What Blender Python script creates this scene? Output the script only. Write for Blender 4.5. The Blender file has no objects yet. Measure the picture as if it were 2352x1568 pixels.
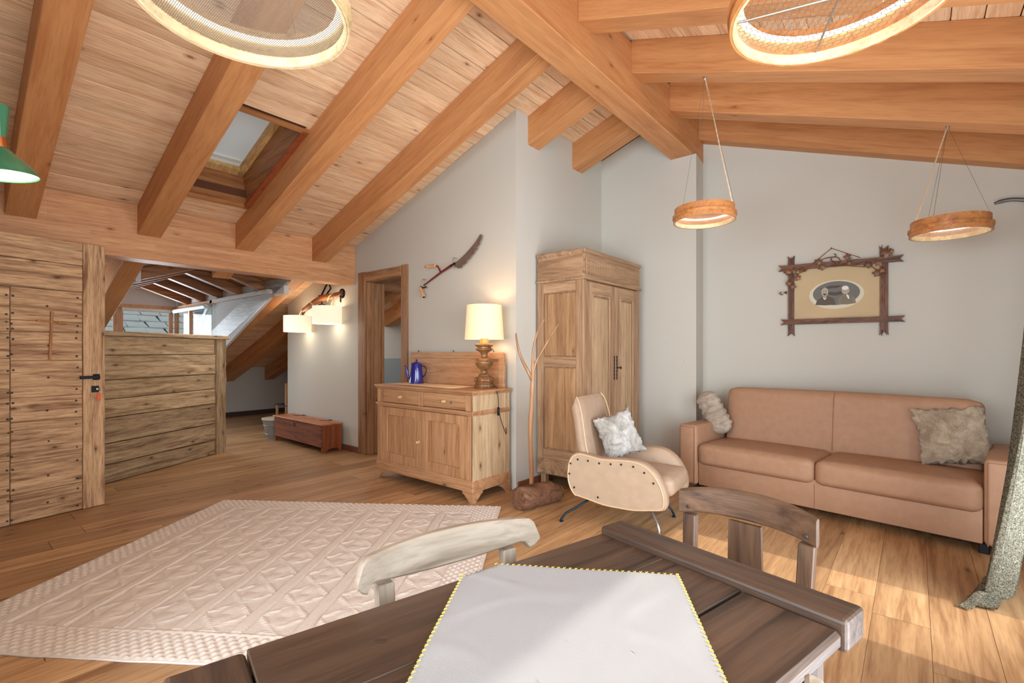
import bpy, bmesh, math, random
from mathutils import Vector, Matrix, noise
R = math.radians
rnd = random.Random(7)
sc = bpy.context.scene
C = sc.collection
# ------------------------------------------------------------ camera, world, sun, exposure
cd = bpy.data.cameras.new('camera'); cam = bpy.data.objects.new('camera', cd); C.objects.link(cam)
cam.location = (0, 0, 1.3); cam.rotation_euler = (R(90), 0, R(-50.15))
cd.sensor_width = 36; cd.lens = 36*1107/2352; cd.shift_y = (808-784)/2352; cd.clip_start = .02
sc.camera = cam
sc.view_settings.view_transform = 'Standard'; sc.view_settings.look = 'None'
sc.view_settings.gamma = 1; sc.view_settings.use_curve_mapping = False
sc.cycles.max_bounces = 8
sc.view_settings.exposure = 0.38
w = bpy.data.worlds.new('sky'); sc.world = w; w.use_nodes = True
bg = w.node_tree.nodes['Background']
bg.inputs[0].default_value = (.80, .90, 1.0, 1); bg.inputs[1].default_value = 1.0
def add_light(name, typ, loc, rot, energy, col=(1, 1, 1), **k):
    d = bpy.data.lights.new(name, typ); d.energy = energy; d.color = col
    for a, b in k.items(): setattr(d, a, b)
    o = bpy.data.objects.new(name, d); C.objects.link(o); o.location = loc; o.rotation_euler = rot
    return o
sd = Vector((.07, 1.0, -.945)).normalized()
sun = add_light('sun', 'SUN', (0, -6, 6), sd.to_track_quat('-Z', 'Y').to_euler(), 2.3, (1, .95, .86), angle=R(.8))
# daylight at openings (window wall, rear wall, dormer, bathroom); stairwell and hall lamps are added fill
def daylight(name, loc, rot, sx, sy, e, col=(.82, .92, 1)):
    o = add_light(name, 'AREA', loc, rot, e, col, shape='RECTANGLE', size=sx, size_y=sy)
    o.visible_camera = False
    return o
daylight('daylight_terrace_door', (.65, -.82, 1.15), (R(112), 0, 0), 2.3, 2.1, 108)
daylight('daylight_terrace_window', (2.99, -.78, 1.15), (R(108), 0, R(-22)), .72, 2.0, 44)
daylight('daylight_rear_window', (-1.5, 1.0, 1.5), (R(98), 0, R(-90)), 2.4, 1.9, 118)
daylight('daylight_dormer', (2.16, 10.2, 1.6), (R(-90), 0, 0), 1.2, .8, 36)
daylight('fill_stairs', (.42, 7.6, 1.7), (R(80), 0, R(-90)), 1.2, .8, 14)  # added fill lamp for the stairwell, no window behind it
daylight('fill_hall', (2.2, 6.6, 2.02), (0, 0, 0), 1.0, .5, 9)  # added fill lamp over the hall floor, not at any opening
daylight('daylight_bathroom', (5.0, 6.2, 2.2), (0, 0, 0), .7, .7, 14, (1, 1, 1))

# ------------------------------------------------------------ materials
MC = {}
def s2l(c):
    return tuple(((v/255+.055)/1.055)**2.4 if v/255 > .04045 else v/255/12.92 for v in c)+(1,)
class NT:
    def __init__(s, name):
        s.m = bpy.data.materials.new(name); s.m.use_nodes = True; s.t = s.m.node_tree
        s.b = s.t.nodes['Principled BSDF']
    def n(s, typ, **k):
        x = s.t.nodes.new(typ)
        for a, b in k.items():
            if a.startswith('i_'):
                key = a[2:]
                key = int(key) if key.isdigit() else key.replace('_', ' ')
                x.inputs[key].default_value = b
            else: setattr(x, a, b)
        return x
    def l(s, a, ao, b, bi): s.t.links.new(a.outputs[ao], b.inputs[bi])
    def ramp(s, stops, mode='LINEAR'):
        x = s.n('ShaderNodeValToRGB'); e = x.color_ramp.elements
        x.color_ramp.interpolation = mode
        while len(e) < len(stops): e.new(.5)
        for i, (p, c) in enumerate(stops):
            e[i].position = p; e[i].color = c if len(c) == 4 else tuple(c)+(1,)
        return x
    def mix(s, blend='MIX', fac=.5):
        x = s.n('ShaderNodeMix', data_type='RGBA', blend_type=blend); x.inputs[0].default_value = fac
        return x
def wood(name, light, dark, axis='x', rough=.5, knots=.5, fine=1.0, var=.25, bump=.25, lam=0, spec=.35, streak=1.0, knotc=(70, 38, 20)):
    key = (name, axis)
    if key in MC: return MC[key]
    N = NT(name+'_'+axis)
    tc = N.n('ShaderNodeTexCoord'); oi = N.n('ShaderNodeObjectInfo')
    mul = N.n('ShaderNodeVectorMath', operation='SCALE'); mul.inputs[0].default_value = (37.1, 17.3, 23.7)
    N.l(oi, 'Random', mul, 'Scale')
    ad = N.n('ShaderNodeVectorMath', operation='ADD'); N.l(tc, 'Object', ad, 0); N.l(mul, 0, ad, 1)
    sc_ = {'x': (.07, 1, 1), 'y': (1, .07, 1), 'z': (1, 1, .07)}[axis]
    mp = N.n('ShaderNodeMapping'); mp.inputs['Scale'].default_value = sc_; N.l(ad, 0, mp, 0)
    # wavy growth rings
    dis = N.n('ShaderNodeTexNoise', i_Scale=6.0, i_Detail=2.0); N.l(mp, 0, dis, 0)
    n1 = N.n('ShaderNodeTexNoise', i_Scale=11.0*fine, i_Detail=3.0, i_Roughness=.6, i_Distortion=1.4); N.l(mp, 0, n1, 0)
    n2 = N.n('ShaderNodeTexNoise', i_Scale=75.0*fine, i_Detail=2.0, i_Roughness=.7); N.l(mp, 0, n2, 0)
    L, D = s2l(light), s2l(dark)
    mid = tuple(L[i]*.55+D[i]*.45 for i in range(3))
    r1 = N.ramp([(.3, D), (.47, mid), (.68, L)]); N.l(n1, 0, r1, 0)
    r2 = N.ramp([(.32, (.62, .55, .5)), (.55, (1, 1, 1))]); N.l(n2, 0, r2, 0)
    m1 = N.mix('MULTIPLY', .55*streak); N.l(r1, 0, m1, 6); N.l(r2, 0, m1, 7)
    out = m1; oo = 2
    if knots > 0:
        s3_ = N.n('ShaderNodeSeparateXYZ'); N.l(ad, 0, s3_, 0)
        iu, ia, ib = {'x': (0, 1, 2), 'y': (1, 0, 2), 'z': (2, 0, 1)}[axis]
        mu = N.n('ShaderNodeMath', operation='MULTIPLY'); mu.inputs[1].default_value = .42; N.l(s3_, iu, mu, 0)
        au = N.n('ShaderNodeMath', operation='ADD'); N.l(s3_, ia, au, 0); N.l(s3_, ib, au, 1)
        mk = N.n('ShaderNodeCombineXYZ'); N.l(mu, 0, mk, 0); N.l(au, 0, mk, 1)
        vo = N.n('ShaderNodeTexVoronoi', voronoi_dimensions='2D', i_Scale=4.6); N.l(mk, 0, vo, 0)
        rk = N.ramp([(0, (.9, .9, .9)), (.03, (.7, .7, .7)), (.05, (.15, .15, .15)), (.062, (.4, .4, .4)), (.085, (.08, .08, .08)), (.13, (0, 0, 0))])
        dn = N.n('ShaderNodeTexNoise', i_Scale=18.0); N.l(ad, 0, dn, 0)
        am = N.n('ShaderNodeMath', operation='MULTIPLY_ADD'); am.inputs[1].default_value = .06; N.l(dn, 0, am, 0); N.l(vo, 0, am, 2)
        sb = N.n('ShaderNodeMath', operation='SUBTRACT'); N.l(am, 0, sb, 0); sb.inputs[1].default_value = .03
        N.l(sb, 0, rk, 0)
        # only some cells carry a knot
        th = N.n('ShaderNodeMath', operation='LESS_THAN'); th.inputs[1].default_value = knots; N.l(vo, 1, th, 0)
        fm = N.n('ShaderNodeMath', operation='MULTIPLY'); N.l(rk, 0, fm, 0); N.l(th, 0, fm, 1)
        mk2 = N.mix('MIX'); N.l(fm, 0, mk2, 0); N.l(out, oo, mk2, 6); mk2.inputs[7].default_value = s2l(knotc)
        out = mk2
    if lam:   # glued lamellas with finger joints
        br = N.n('ShaderNodeTexBrick', i_Scale=1.0); br.inputs['Color1'].default_value = (1, 1, 1, 1); br.inputs['Color2'].default_value = (.78, .74, .7, 1)
        br.inputs['Mortar'].default_value = (.7, .6, .55, 1); br.inputs['Mortar Size'].default_value = .0012
        br.inputs['Brick Width'].default_value = .75; br.inputs['Row Height'].default_value = lam
        br.offset = .37; br.inputs['Bias'].default_value = -.3
        sp = N.n('ShaderNodeSeparateXYZ'); N.l(ad, 0, sp, 0)
        cb = N.n('ShaderNodeCombineXYZ'); N.l(sp, {'x': 0, 'y': 1, 'z': 2}[axis], cb, 0); N.l(sp, 2, cb, 1); N.l(cb, 0, br, 0)
        m3 = N.mix('MULTIPLY', .6); N.l(out, 2, m3, 6); N.l(br, 0, m3, 7); out = m3
    # each piece slightly lighter or darker
    rv = N.ramp([(0, (1-var, 1-var*1.1, 1-var*1.2)), (1, (1+var*.3, 1+var*.3, 1+var*.3))]); N.l(oi, 'Random', rv, 0)
    m4 = N.mix('MULTIPLY', 1.0); N.l(out, 2, m4, 6); N.l(rv, 0, m4, 7)
    N.l(m4, 2, N.b, 'Base Color')
    N.b.inputs['Roughness'].default_value = rough; N.b.inputs['Specular IOR Level'].default_value = spec
    bp = N.n('ShaderNodeBump', i_Strength=bump, i_Distance=.004); N.l(n2, 0, bp, 'Height'); N.l(bp, 0, N.b, 'Normal')
    MC[key] = N.m
    return N.m
def plain(name, col, rough=.5, metal=0, emit=0, ecol=None, bump=0, bscale=60, var=0, spec=.5, alpha=1, trans=0, sheen=0, bdist=.003):
    if name in MC: return MC[name]
    N = NT(name); b = N.b
    c = s2l(col); b.inputs['Base Color'].default_value = c
    b.inputs['Roughness'].default_value = rough; b.inputs['Metallic'].default_value = metal
    b.inputs['Specular IOR Level'].default_value = spec
    if sheen: b.inputs['Sheen Weight'].default_value = sheen
    if emit:
        b.inputs['Emission Color'].default_value = s2l(ecol or col); b.inputs['Emission Strength'].default_value = emit
    if trans: b.inputs['Transmission Weight'].default_value = trans; b.inputs['IOR'].default_value = 1.05
    tc = N.n('ShaderNodeTexCoord')
    if var:
        n = N.n('ShaderNodeTexNoise', i_Scale=bscale*.12, i_Detail=4.0); N.l(tc, 'Object', n, 0)
        r = N.ramp([(.3, tuple(v*(1-var) for v in c[:3])), (.7, tuple(min(1, v*(1+var)) for v in c[:3]))]); N.l(n, 0, r, 0); N.l(r, 0, b, 'Base Color')
    if bump:
        n = N.n('ShaderNodeTexNoise', i_Scale=float(bscale), i_Detail=4.0); N.l(tc, 'Object', n, 0)
        bp = N.n('ShaderNodeBump', i_Strength=bump, i_Distance=bdist); N.l(n, 0, bp, 'Height'); N.l(bp, 0, b, 'Normal')
    MC[name] = N.m
    return N.m
def translucent(name, col):
    N = NT(name); N.t.nodes.remove(N.b); o = [n for n in N.t.nodes if n.type == 'OUTPUT_MATERIAL'][0]
    d = N.n('ShaderNodeBsdfDiffuse'); t = N.n('ShaderNodeBsdfTranslucent'); d.inputs[0].default_value = s2l(col); t.inputs[0].default_value = s2l(col)
    m = N.n('ShaderNodeMixShader'); m.inputs[0].default_value = .3; N.l(d, 0, m, 1); N.l(t, 0, m, 2); N.l(m, 0, o, 0); return N.m
def fur(name, c1, c2, scale=9):
    if name in MC: return MC[name]
    N = NT(name); tc = N.n('ShaderNodeTexCoord')
    n = N.n('ShaderNodeTexNoise', i_Scale=float(scale), i_Detail=5.0, i_Roughness=.65, i_Distortion=.8); N.l(tc, 'Object', n, 0)
    r = N.ramp([(.36, s2l(c2)), (.6, s2l(c1))]); N.l(n, 0, r, 0)
    n2 = N.n('ShaderNodeTexNoise', i_Scale=130.0, i_Detail=3.0, i_Distortion=2.0); N.l(tc, 'Object', n2, 0)
    r2 = N.ramp([(.35, (.62, .6, .58)), (.6, (1, 1, 1))]); N.l(n2, 0, r2, 0)
    m = N.mix('MULTIPLY', .8); N.l(r, 0, m, 6); N.l(r2, 0, m, 7); N.l(m, 2, N.b, 'Base Color')
    N.b.inputs['Roughness'].default_value = .95; N.b.inputs['Sheen Weight'].default_value = .4; N.b.inputs['Specular IOR Level'].default_value = .1
    bp = N.n('ShaderNodeBump', i_Strength=.9, i_Distance=.012); N.l(n2, 0, bp, 'Height'); N.l(bp, 0, N.b, 'Normal')
    MC[name] = N.m; return N.m
def tweed(name):
    N = NT(name); tc = N.n('ShaderNodeTexCoord')
    v = N.n('ShaderNodeTexNoise', i_Scale=170.0, i_Detail=3.0, i_Roughness=.8, i_Distortion=1.5); N.l(tc, 'Object', v, 0)
    r = N.ramp([(.38, s2l((62, 60, 52))), (.5, s2l((128, 120, 102))), (.62, s2l((205, 196, 172)))]); N.l(v, 0, r, 0)
    N.l(r, 0, N.b, 'Base Color'); N.b.inputs['Roughness'].default_value = .95; N.b.inputs['Specular IOR Level'].default_value = .1
    bp = N.n('ShaderNodeBump', i_Strength=.8, i_Distance=.004); N.l(v, 0, bp, 'Height'); N.l(bp, 0, N.b, 'Normal')
    return N.m
def pine(ax): return wood('ceiling_pine', (244, 210, 172), (220, 172, 130), ax, rough=.55, knots=.5, var=.12, bump=.2, knotc=(120, 62, 34))
def beam(ax): return wood('beam_spruce', (208, 148, 96), (186, 122, 74), ax, rough=.5, knots=.22, var=.08, bump=.12, streak=.6, knotc=(120, 64, 34))
def glulam(ax): return wood('glulam', (226, 172, 124), (200, 140, 96), ax, rough=.5, knots=.25, var=.05, bump=.12, lam=.04, knotc=(130, 72, 40))
def oak(ax): return wood('oak_floor', (210, 168, 122), (158, 114, 76), ax, rough=.42, knots=.3, var=.28, bump=.15, spec=.4, knotc=(60, 34, 20))
def barn(ax): return wood('weathered_board', (218, 190, 150), (144, 114, 82), ax, rough=.75, knots=.6, var=.16, bump=.6, spec=.15, fine=1.6, streak=1.5, knotc=(72, 44, 30))
def barn_grey(ax): return wood('grey_weathered_board', (196, 170, 134), (124, 100, 78), ax, rough=.8, knots=.6, var=.2, bump=.8, spec=.1, fine=1.6, streak=1.6, knotc=(66, 46, 34))
def door_w(ax): return wood('door_larch', (226, 188, 146), (138, 98, 70), ax, rough=.65, knots=.6, var=.12, bump=.5, spec=.2, fine=1.7, streak=1.6, knotc=(70, 40, 28))
def pinebrown(ax): return wood('old_pine', (186, 130, 82), (138, 86, 50), ax, rough=.5, knots=.35, var=.12, bump=.25, spec=.3, knotc=(74, 42, 26))
def walnutlight(ax): return wood('bleached_walnut', (184, 146, 100), (128, 94, 62), ax, rough=.6, knots=.2, var=.14, bump=.3, spec=.25, knotc=(84, 54, 36))
def redpine(ax): return wood('reddish_pine', (158, 88, 48), (104, 50, 28), ax, rough=.5, knots=.45, var=.12, bump=.3, knotc=(56, 28, 18))
def darkwalnut(ax): return wood('dark_walnut', (104, 76, 56), (58, 40, 30), ax, rough=.42, knots=.12, var=.12, bump=.35, spec=.4, knotc=(30, 20, 16))
def paleash(ax): return wood('pale_ash', (172, 158, 142), (128, 113, 97), ax, rough=.6, knots=.2, var=.06, bump=.25, streak=.9, fine=.8, knotc=(110, 84, 64))
def frameoak(ax): return wood('doorframe_larch', (184, 138, 96), (128, 88, 60), ax, rough=.55, knots=.5, var=.14, bump=.4, knotc=(66, 38, 26))
plaster = plain('plaster', (202, 197, 186), .9, bump=.25, bscale=7, bdist=.012, spec=.1)
plaster2 = plain('dormer_plaster', (200, 200, 200), .9, bump=.2, bscale=20, spec=.1)
leather = plain('tan_leather', (172, 132, 104), .55, bump=.12, bscale=150, var=.06, spec=.3)
leather2 = plain('light_tan_leather', (180, 152, 128), .5, bump=.12, bscale=150, var=.05, spec=.35)
black = plain('black_iron', (32, 32, 36), .45, metal=.6)
nailm = plain('nail_iron', (74, 66, 64), .4, metal=.7)
steel = plain('steel', (190, 192, 190), .3, metal=1)
brass = plain('brass', (200, 150, 90), .25, metal=1)
white = plain('white_paint', (235, 235, 230), .5)

# ------------------------------------------------------------ mesh helpers
def nb(): return bmesh.new()
def box(bm, x0, x1, y0, y1, z0, z1, bev=0, M=None, seg=1):
    b = bmesh.new(); bmesh.ops.create_cube(b, size=1)
    for v in b.verts:
        v.co = Vector((x0+(v.co.x+.5)*(x1-x0), y0+(v.co.y+.5)*(y1-y0), z0+(v.co.z+.5)*(z1-z0)))
    if bev: bmesh.ops.bevel(b, geom=b.edges[:], offset=bev, segments=seg, profile=.5, affect='EDGES', clamp_overlap=True)
    if M is not None: bmesh.ops.transform(b, matrix=M, verts=b.verts)
    join(bm, b); return bm
def join(bm, b):
    vm = {v: bm.verts.new(v.co) for v in b.verts}
    for f in b.faces:
        try:
            g = bm.faces.new([vm[v] for v in f.verts]); g.smooth = f.smooth; g.material_index = f.material_index
        except ValueError: pass
    b.free()
def bb(*a, **k): return box(nb(), *a, **k)
def obj(name, bm, mat=None, parent=None, loc=(0, 0, 0), rot=(0, 0, 0), smooth=False, kind=None, label=None):
    me = bpy.data.meshes.new(name)
    bmesh.ops.recalc_face_normals(bm, faces=bm.faces)
    bm.to_mesh(me); bm.free()
    if mat is not None:
        for m in (mat if isinstance(mat, (list, tuple)) else [mat]): me.materials.append(m)
    if smooth:
        for p in me.polygons: p.use_smooth = True
        if smooth != 'all' and hasattr(me, 'set_sharp_from_angle'): me.set_sharp_from_angle(angle=R(40))
    o = bpy.data.objects.new(name, me); C.objects.link(o); o.location = loc; o.rotation_euler = rot
    if parent is not None: o.parent = parent
    if kind: o['kind'] = kind
    if label: o['label'] = label
    return o
def thing(name, label, cat, loc=(0, 0, 0), rz=0, group=None):
    o = bpy.data.objects.new(name, None); C.objects.link(o); o.empty_display_size = .1
    o.location = loc; o.rotation_euler = (0, 0, rz)
    return tag(o, label, cat, group)
def tag(o, label, cat, group=None):
    o['label'] = label; o['category'] = cat
    if group: o['group'] = group
    return o
def struct(name, bm, mat, **k):
    o = obj(name, bm, mat, **k); o['kind'] = 'structure'; return o
def prism(bm, pts, axis, a0, a1):
    """closed polygon pts (2D) extruded along axis ('x': pts=(y,z), 'y': pts=(x,z), 'z': pts=(x,y))"""
    def P(p, a): return {'x': (a, p[0], p[1]), 'y': (p[0], a, p[1]), 'z': (p[0], p[1], a)}[axis]
    A = [bm.verts.new(P(p, a0)) for p in pts]; B = [bm.verts.new(P(p, a1)) for p in pts]
    n = len(pts)
    bm.faces.new(A); bm.faces.new(B[::-1])
    for i in range(n): bm.faces.new((A[i], B[i], B[(i+1) % n], A[(i+1) % n]))
    return bm
def lathe(bm, prof, c=(0, 0, 0), seg=32, M=None, close=True):
    """prof: list of (r,z)"""
    rings = []
    for r, z in prof:
        if r < 1e-5: rings.append([bm.verts.new((c[0], c[1], c[2]+z))])
        else: rings.append([bm.verts.new((c[0]+r*math.cos(2*math.pi*i/seg), c[1]+r*math.sin(2*math.pi*i/seg), c[2]+z)) for i in range(seg)])
    vs = [v for r_ in rings for v in r_]
    for a, b in zip(rings, rings[1:]):
        for i in range(seg):
            j = (i+1) % seg
            if len(a) == 1 and len(b) == 1: continue
            if len(a) == 1: f = (a[0], b[i], b[j])
            elif len(b) == 1: f = (a[i], a[j], b[0])
            else: f = (a[i], a[j], b[j], b[i])
            bm.faces.new(f)
    if M is not None: bmesh.ops.transform(bm, matrix=M, verts=vs)
    return bm
def tube(bm, pts, rad, seg=8, cap=True, flat=1.0):
    pts = [Vector(p) for p in pts]; n = len(pts)
    rads = rad if isinstance(rad, (list, tuple)) else [rad]*n
    up = Vector((0, 0, 1)); rings = []
    t0 = (pts[1]-pts[0]).normalized()
    if abs(t0.dot(up)) > .95: up = Vector((1, 0, 0))
    s = t0.cross(up).normalized()
    for i, p in enumerate(pts):
        t = (pts[min(i+1, n-1)]-pts[max(i-1, 0)]).normalized()
        s = (s-t*s.dot(t)).normalized(); u = t.cross(s)
        rings.append([bm.verts.new(p+(s*math.cos(2*math.pi*k/seg)+u*math.sin(2*math.pi*k/seg)*flat)*rads[i]) for k in range(seg)])
    for a, b in zip(rings, rings[1:]):
        for k in range(seg): bm.faces.new((a[k], a[(k+1) % seg], b[(k+1) % seg], b[k]))
    if cap: bm.faces.new(rings[0][::-1]); bm.faces.new(rings[-1])
    return bm
def spline(pts, n=8):
    pts = [Vector(p) for p in pts]; out = []
    P = [pts[0]*2-pts[1]]+pts+[pts[-1]*2-pts[-2]]
    for i in range(1, len(P)-2):
        for k in range(n):
            t = k/n; a, b, c, d = P[i-1:i+3]
            out.append(.5*((2*b)+(c-a)*t+(2*a-5*b+4*c-d)*t*t+(3*b-a-3*c+d)*t**3))
    out.append(pts[-1]); return out
def disc(bm, c, r, axis, t, seg=12):
    """flat round head, normal along axis unit vector, thickness t"""
    M = Matrix.Translation(Vector(c)) @ Vector(axis).to_track_quat('Z', 'Y').to_matrix().to_4x4()
    return lathe(bm, [(0, t), (r*.7, t*.9), (r, t*.4), (r, 0), (0, 0)], seg=seg, M=M)
def soft(bm, x0, x1, y0, y1, z0, z1, bev, seg=4, bulge=0, cuts=6):
    """upholstered block: subdivided box with bulging faces and rounded edges"""
    b = bmesh.new(); bmesh.ops.create_cube(b, size=1)
    bmesh.ops.subdivide_edges(b, edges=b.edges[:], cuts=cuts*2, use_grid_fill=True)
    sx, sy, sz = x1-x0, y1-y0, z1-z0
    for v in b.verts:
        p = Vector((v.co.x*sx, v.co.y*sy, v.co.z*sz))
        h = Vector((sx/2, sy/2, sz/2))
        inner = Vector([max(-(h[i]-bev), min(h[i]-bev, p[i])) for i in range(3)])
        d = p-inner
        if d.length > 1e-6:
            q = inner+d.normalized()*min(bev, max(abs(d.x), abs(d.y), abs(d.z)))
        else: q = p
        if bulge:
            ux, uy, uz = v.co.x*2, v.co.y*2, v.co.z*2
            k = bulge
            if abs(uz) > .99: q.z += math.copysign(k*(1-ux*ux)*(1-uy*uy), uz)
            if abs(uy) > .99: q.y += math.copysign(k*.7*(1-ux*ux)*(1-uz*uz), uy)
            if abs(ux) > .99: q.x += math.copysign(k*.4*(1-uy*uy)*(1-uz*uz), ux)
        v.co = q+Vector(((x0+x1)/2, (y0+y1)/2, (z0+z1)/2))
    # redistribute: snap outer grid rings close to the edges so the rounding is well resolved
    for f in b.faces: f.smooth = True
    join(bm, b); return bm
# ------------------------------------------------------------ room geometry
KL, KR = .338, .358
def zL(y): return 3.580-KL*(y-2.871)
def zR(y): return 3.8675-KR*(1.7875-y)
YRDG = 1.907
aL, aR = math.atan(KL), math.atan(KR)
# ---- floor
floor = struct('floor', bb(-1.7, 7.0, -.85, 11.0, -.16, -.012), plain('subfloor', (60, 42, 28), .9))
pitch = .2205; y = -.72; row = 0
fl_cache = {}
def board_mesh(L, W, T, mat, ch=.0025, key='b'):
    k = (key, round(L, 2), round(W, 4))
    if k not in fl_cache:
        bm = nb()
        prism(bm, [(-W/2, -T), (-W/2, -ch), (-W/2+ch, 0), (W/2-ch, 0), (W/2, -ch), (W/2, -T)], 'x', 0, k[1]-.003)
        me = bpy.data.meshes.new('plank'); bmesh.ops.recalc_face_normals(bm, faces=bm.faces); bm.to_mesh(me); bm.free()
        me.materials.append(mat); fl_cache[k] = me
    return fl_cache[k]
nfl = 0
while y < 10.6:
    yc = y+pitch/2
    x0, x1 = -1.6, 5.5
    if yc > 2.3: x0 = -.3
    if yc > 7.6: x0 = 2.0; x1 = 6.9
    elif yc > 5.2: x1 = 6.4
    x = x0-rnd.choice([0, .4, .9, 1.3])
    while x < x1:
        L = rnd.choice([1.9, 2.1, 2.3])
        a, b = max(x, x0), min(x+L, x1)
        if b-a > .15 and nfl < 298:
            o = bpy.data.objects.new('plank', board_mesh(b-a, pitch-.0012, .012, oak('x'), ch=.0008, key='f'))
            C.objects.link(o); o.location = (a, yc, 0); o.parent = floor; nfl += 1
        x += L
    y += pitch
# ---- ceiling (backing slabs, every board a part)
bm = nb()
def slab(bm, x0, x1, y0, y1, f, t0=.022, t=.14):
    pts = [(y0, f(y0)+t0), (y1, f(y1)+t0), (y1, f(y1)+t), (y0, f(y0)+t)]
    prism(bm, pts, 'x', x0, x1)
SK = (1.412, 2.035, 4.02, 5.20)     # rooflight opening
DX = (1.40, 2.905, 6.30)             # dormer opening
slab(bm, -1.8, SK[0], YRDG, 11.0, zL); slab(bm, SK[0], SK[1], YRDG, SK[2], zL); slab(bm, SK[0], SK[1], SK[3], DX[2], zL)
slab(bm, SK[1], DX[1], YRDG, DX[2], zL); slab(bm, DX[1], 7.0, YRDG, 11.0, zL)
slab(bm, -1.8, 7.0, -1.30, YRDG, zR)
ceiling = struct('ceiling', bm, plain('roof_backing', (92, 50, 28), .9))
pw = .1375
def ceil_boards(y0, n, left, spans):
    k = KL if left else KR; a = aL if left else aR; f = zL if left else zR
    W = pw/math.cos(a)-.0055
    for i in range(n):
        ya = y0+i*pw if left else y0-(i+1)*pw
        yc = ya+pw/2
        for (a0, a1) in spans(yc):
            cuts = [a0]
            if a1-a0 > 3.5: cuts.append(rnd.choice([q for q in RX if a0+.8 < q < a1-.8])+.09)
            cuts.append(a1)
            for p, q in zip(cuts, cuts[1:]):
                o = bpy.data.objects.new('plank', board_mesh(q-p, W, .02, pine('x'), ch=.002, key='c'))
                C.objects.link(o); o.parent = ceiling
                o.location = (p, yc, f(yc)); o.rotation_euler = (math.pi+(-a if left else a), 0, 0)
RX = [.357, 1.212, 2.058, 2.911, 3.683, 4.475, 5.27]
def spansL(yc):
    xa = -1.6 if yc < 2.4 else -.2
    xb = 5.1 if yc < 2.871 else (3.5 if yc < 2.9 else 6.4)
    if yc < 2.871: xb = 5.1
    elif yc < 4.0: xb = 3.5
    else: xb = 6.4
    if SK[2] < yc < SK[3]: return [(xa, SK[0]), (SK[1], xb)]
    if yc > DX[2]: return ([(max(xa, .3), DX[0])] if yc < 7.5 else [])+[(DX[1], xb)]
    return [(xa, xb)]
ceil_boards(YRDG, 64, True, spansL)
ceil_boards(YRDG, 20, False, lambda yc: [(-1.6, 5.44)])
# ---- beams
def rafter(x0, wd, y0, y1, f, dep, label, grp, cat='beam', name='roof_rafter'):
    yo = min(y0, y1)
    bm = nb(); g = f
    pts = [(y0-yo, g(y0)-dep), (y1-yo, g(y1)-dep), (y1-yo, g(y1)), (y0-yo, g(y0))]
    prism(bm, pts, 'x', 0, wd)
    bmesh.ops.bevel(bm, geom=bm.edges[:], offset=.004, segments=1, affect='EDGES')
    an = -aL if f is zL else aR; zo = f(yo)
    bmesh.ops.transform(bm, matrix=Matrix.Rotation(-an, 4, 'X') @ Matrix.Translation((0, 0, -zo)), verts=bm.verts)
    o = obj(name, bm, beam('y'), loc=(x0, yo, zo), rot=(an, 0, 0)); return tag(o, label, cat, grp)
gl = 'rafters of the left roof slope'; gr = 'rafters of the right roof slope'
lab = ['pine rafter at far left behind the green wall lamp', 'pine rafter along the left side of the skylight', 'pine rafter along the right side of the skylight', 'long pine rafter nearest the wall with the saw']
for x, l in zip(RX[:4], lab): rafter(x, .183, 2.024, 5.565, zL, .275, l, gl)
rafter(3.68, .18, 2.024, 2.875, zL, .275, 'short pine rafter just right of the tall wall corner', gl)
rafter(4.47, .20, 2.024, 2.875, zL, .275, 'short pine rafter above the wardrobe, nearest the ridge end', gl)
ga = 'rafters beyond the long purlin'
rafter(1.212, .183, 5.79, 9.6, zL, .275, 'rafter left of the dormer, running down behind the plank half wall', ga)
rafter(2.911, .183, 5.79, 10.6, zL, .275, 'rafter right of the dormer beside grey weathered boarding', ga)
rafter(3.683, .183, 7.60, 10.6, zL, .275, 'first rafter in the dark eaves beside the corner with the chest', ga)
rafter(4.475, .183, 7.60, 10.6, zL, .275, 'lowest rafter in the dark eaves', ga)
rafter(4.475, .183, 5.79, 7.46, zL, .275, 'rafter seen through the open doorway', ga)
rafter(5.27, .183, 5.79, 7.46, zL, .275, 'farther rafter seen through the doorway below the small rooflight', ga)
rafter(2.058, .183, 5.79, 6.25, zL, .275, 'cut-off rafter stub under the purlin at the dormer', ga)
rl = ['rafter over the camera side of the room', 'rafter above the dining table', 'rafter crossing at the very top of the picture beside the wire mesh lamp', 'rafter ending at the top right, nearest the ridge top', 'broad rafter behind the large wire mesh lamp', 'rafter carrying the cord of the far right sieve lamp', 'last rafter lying against the sofa wall']
for x, l in zip([.43, 1.23, 2.04, 2.857, 3.6725, 4.482, 5.287], rl): rafter(x, .17 if x > 5.2 else .183, 1.79, -.72, zR, .275, l, gr)
# ridge beam and purlin
o = obj('ridge_beam', bb(0, 7.05, 0, .2385, 0, .47, .006), beam('x'), loc=(-1.6, 1.7875, 3.38)); tag(o, 'heavy ridge beam running to the sofa wall corner', 'beam')
for px0, px1, lb in ((-.02, 3.498, 'long glued laminated purlin spanning above the entrance door and dormer opening'), (3.702, 6.4, 'piece of dark purlin seen through the open doorway')):
    bm = nb(); prism(bm, [(0, 0), (.233, 0), (.233, .42), (0, .498)], 'x', 0, px1-px0); bmesh.ops.bevel(bm, geom=bm.edges[:], offset=.005, segments=1, affect='EDGES')
    o = obj('purlin', bm, glulam('x'), loc=(px0, 5.563, 2.17)); tag(o, lb, 'beam')
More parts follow.
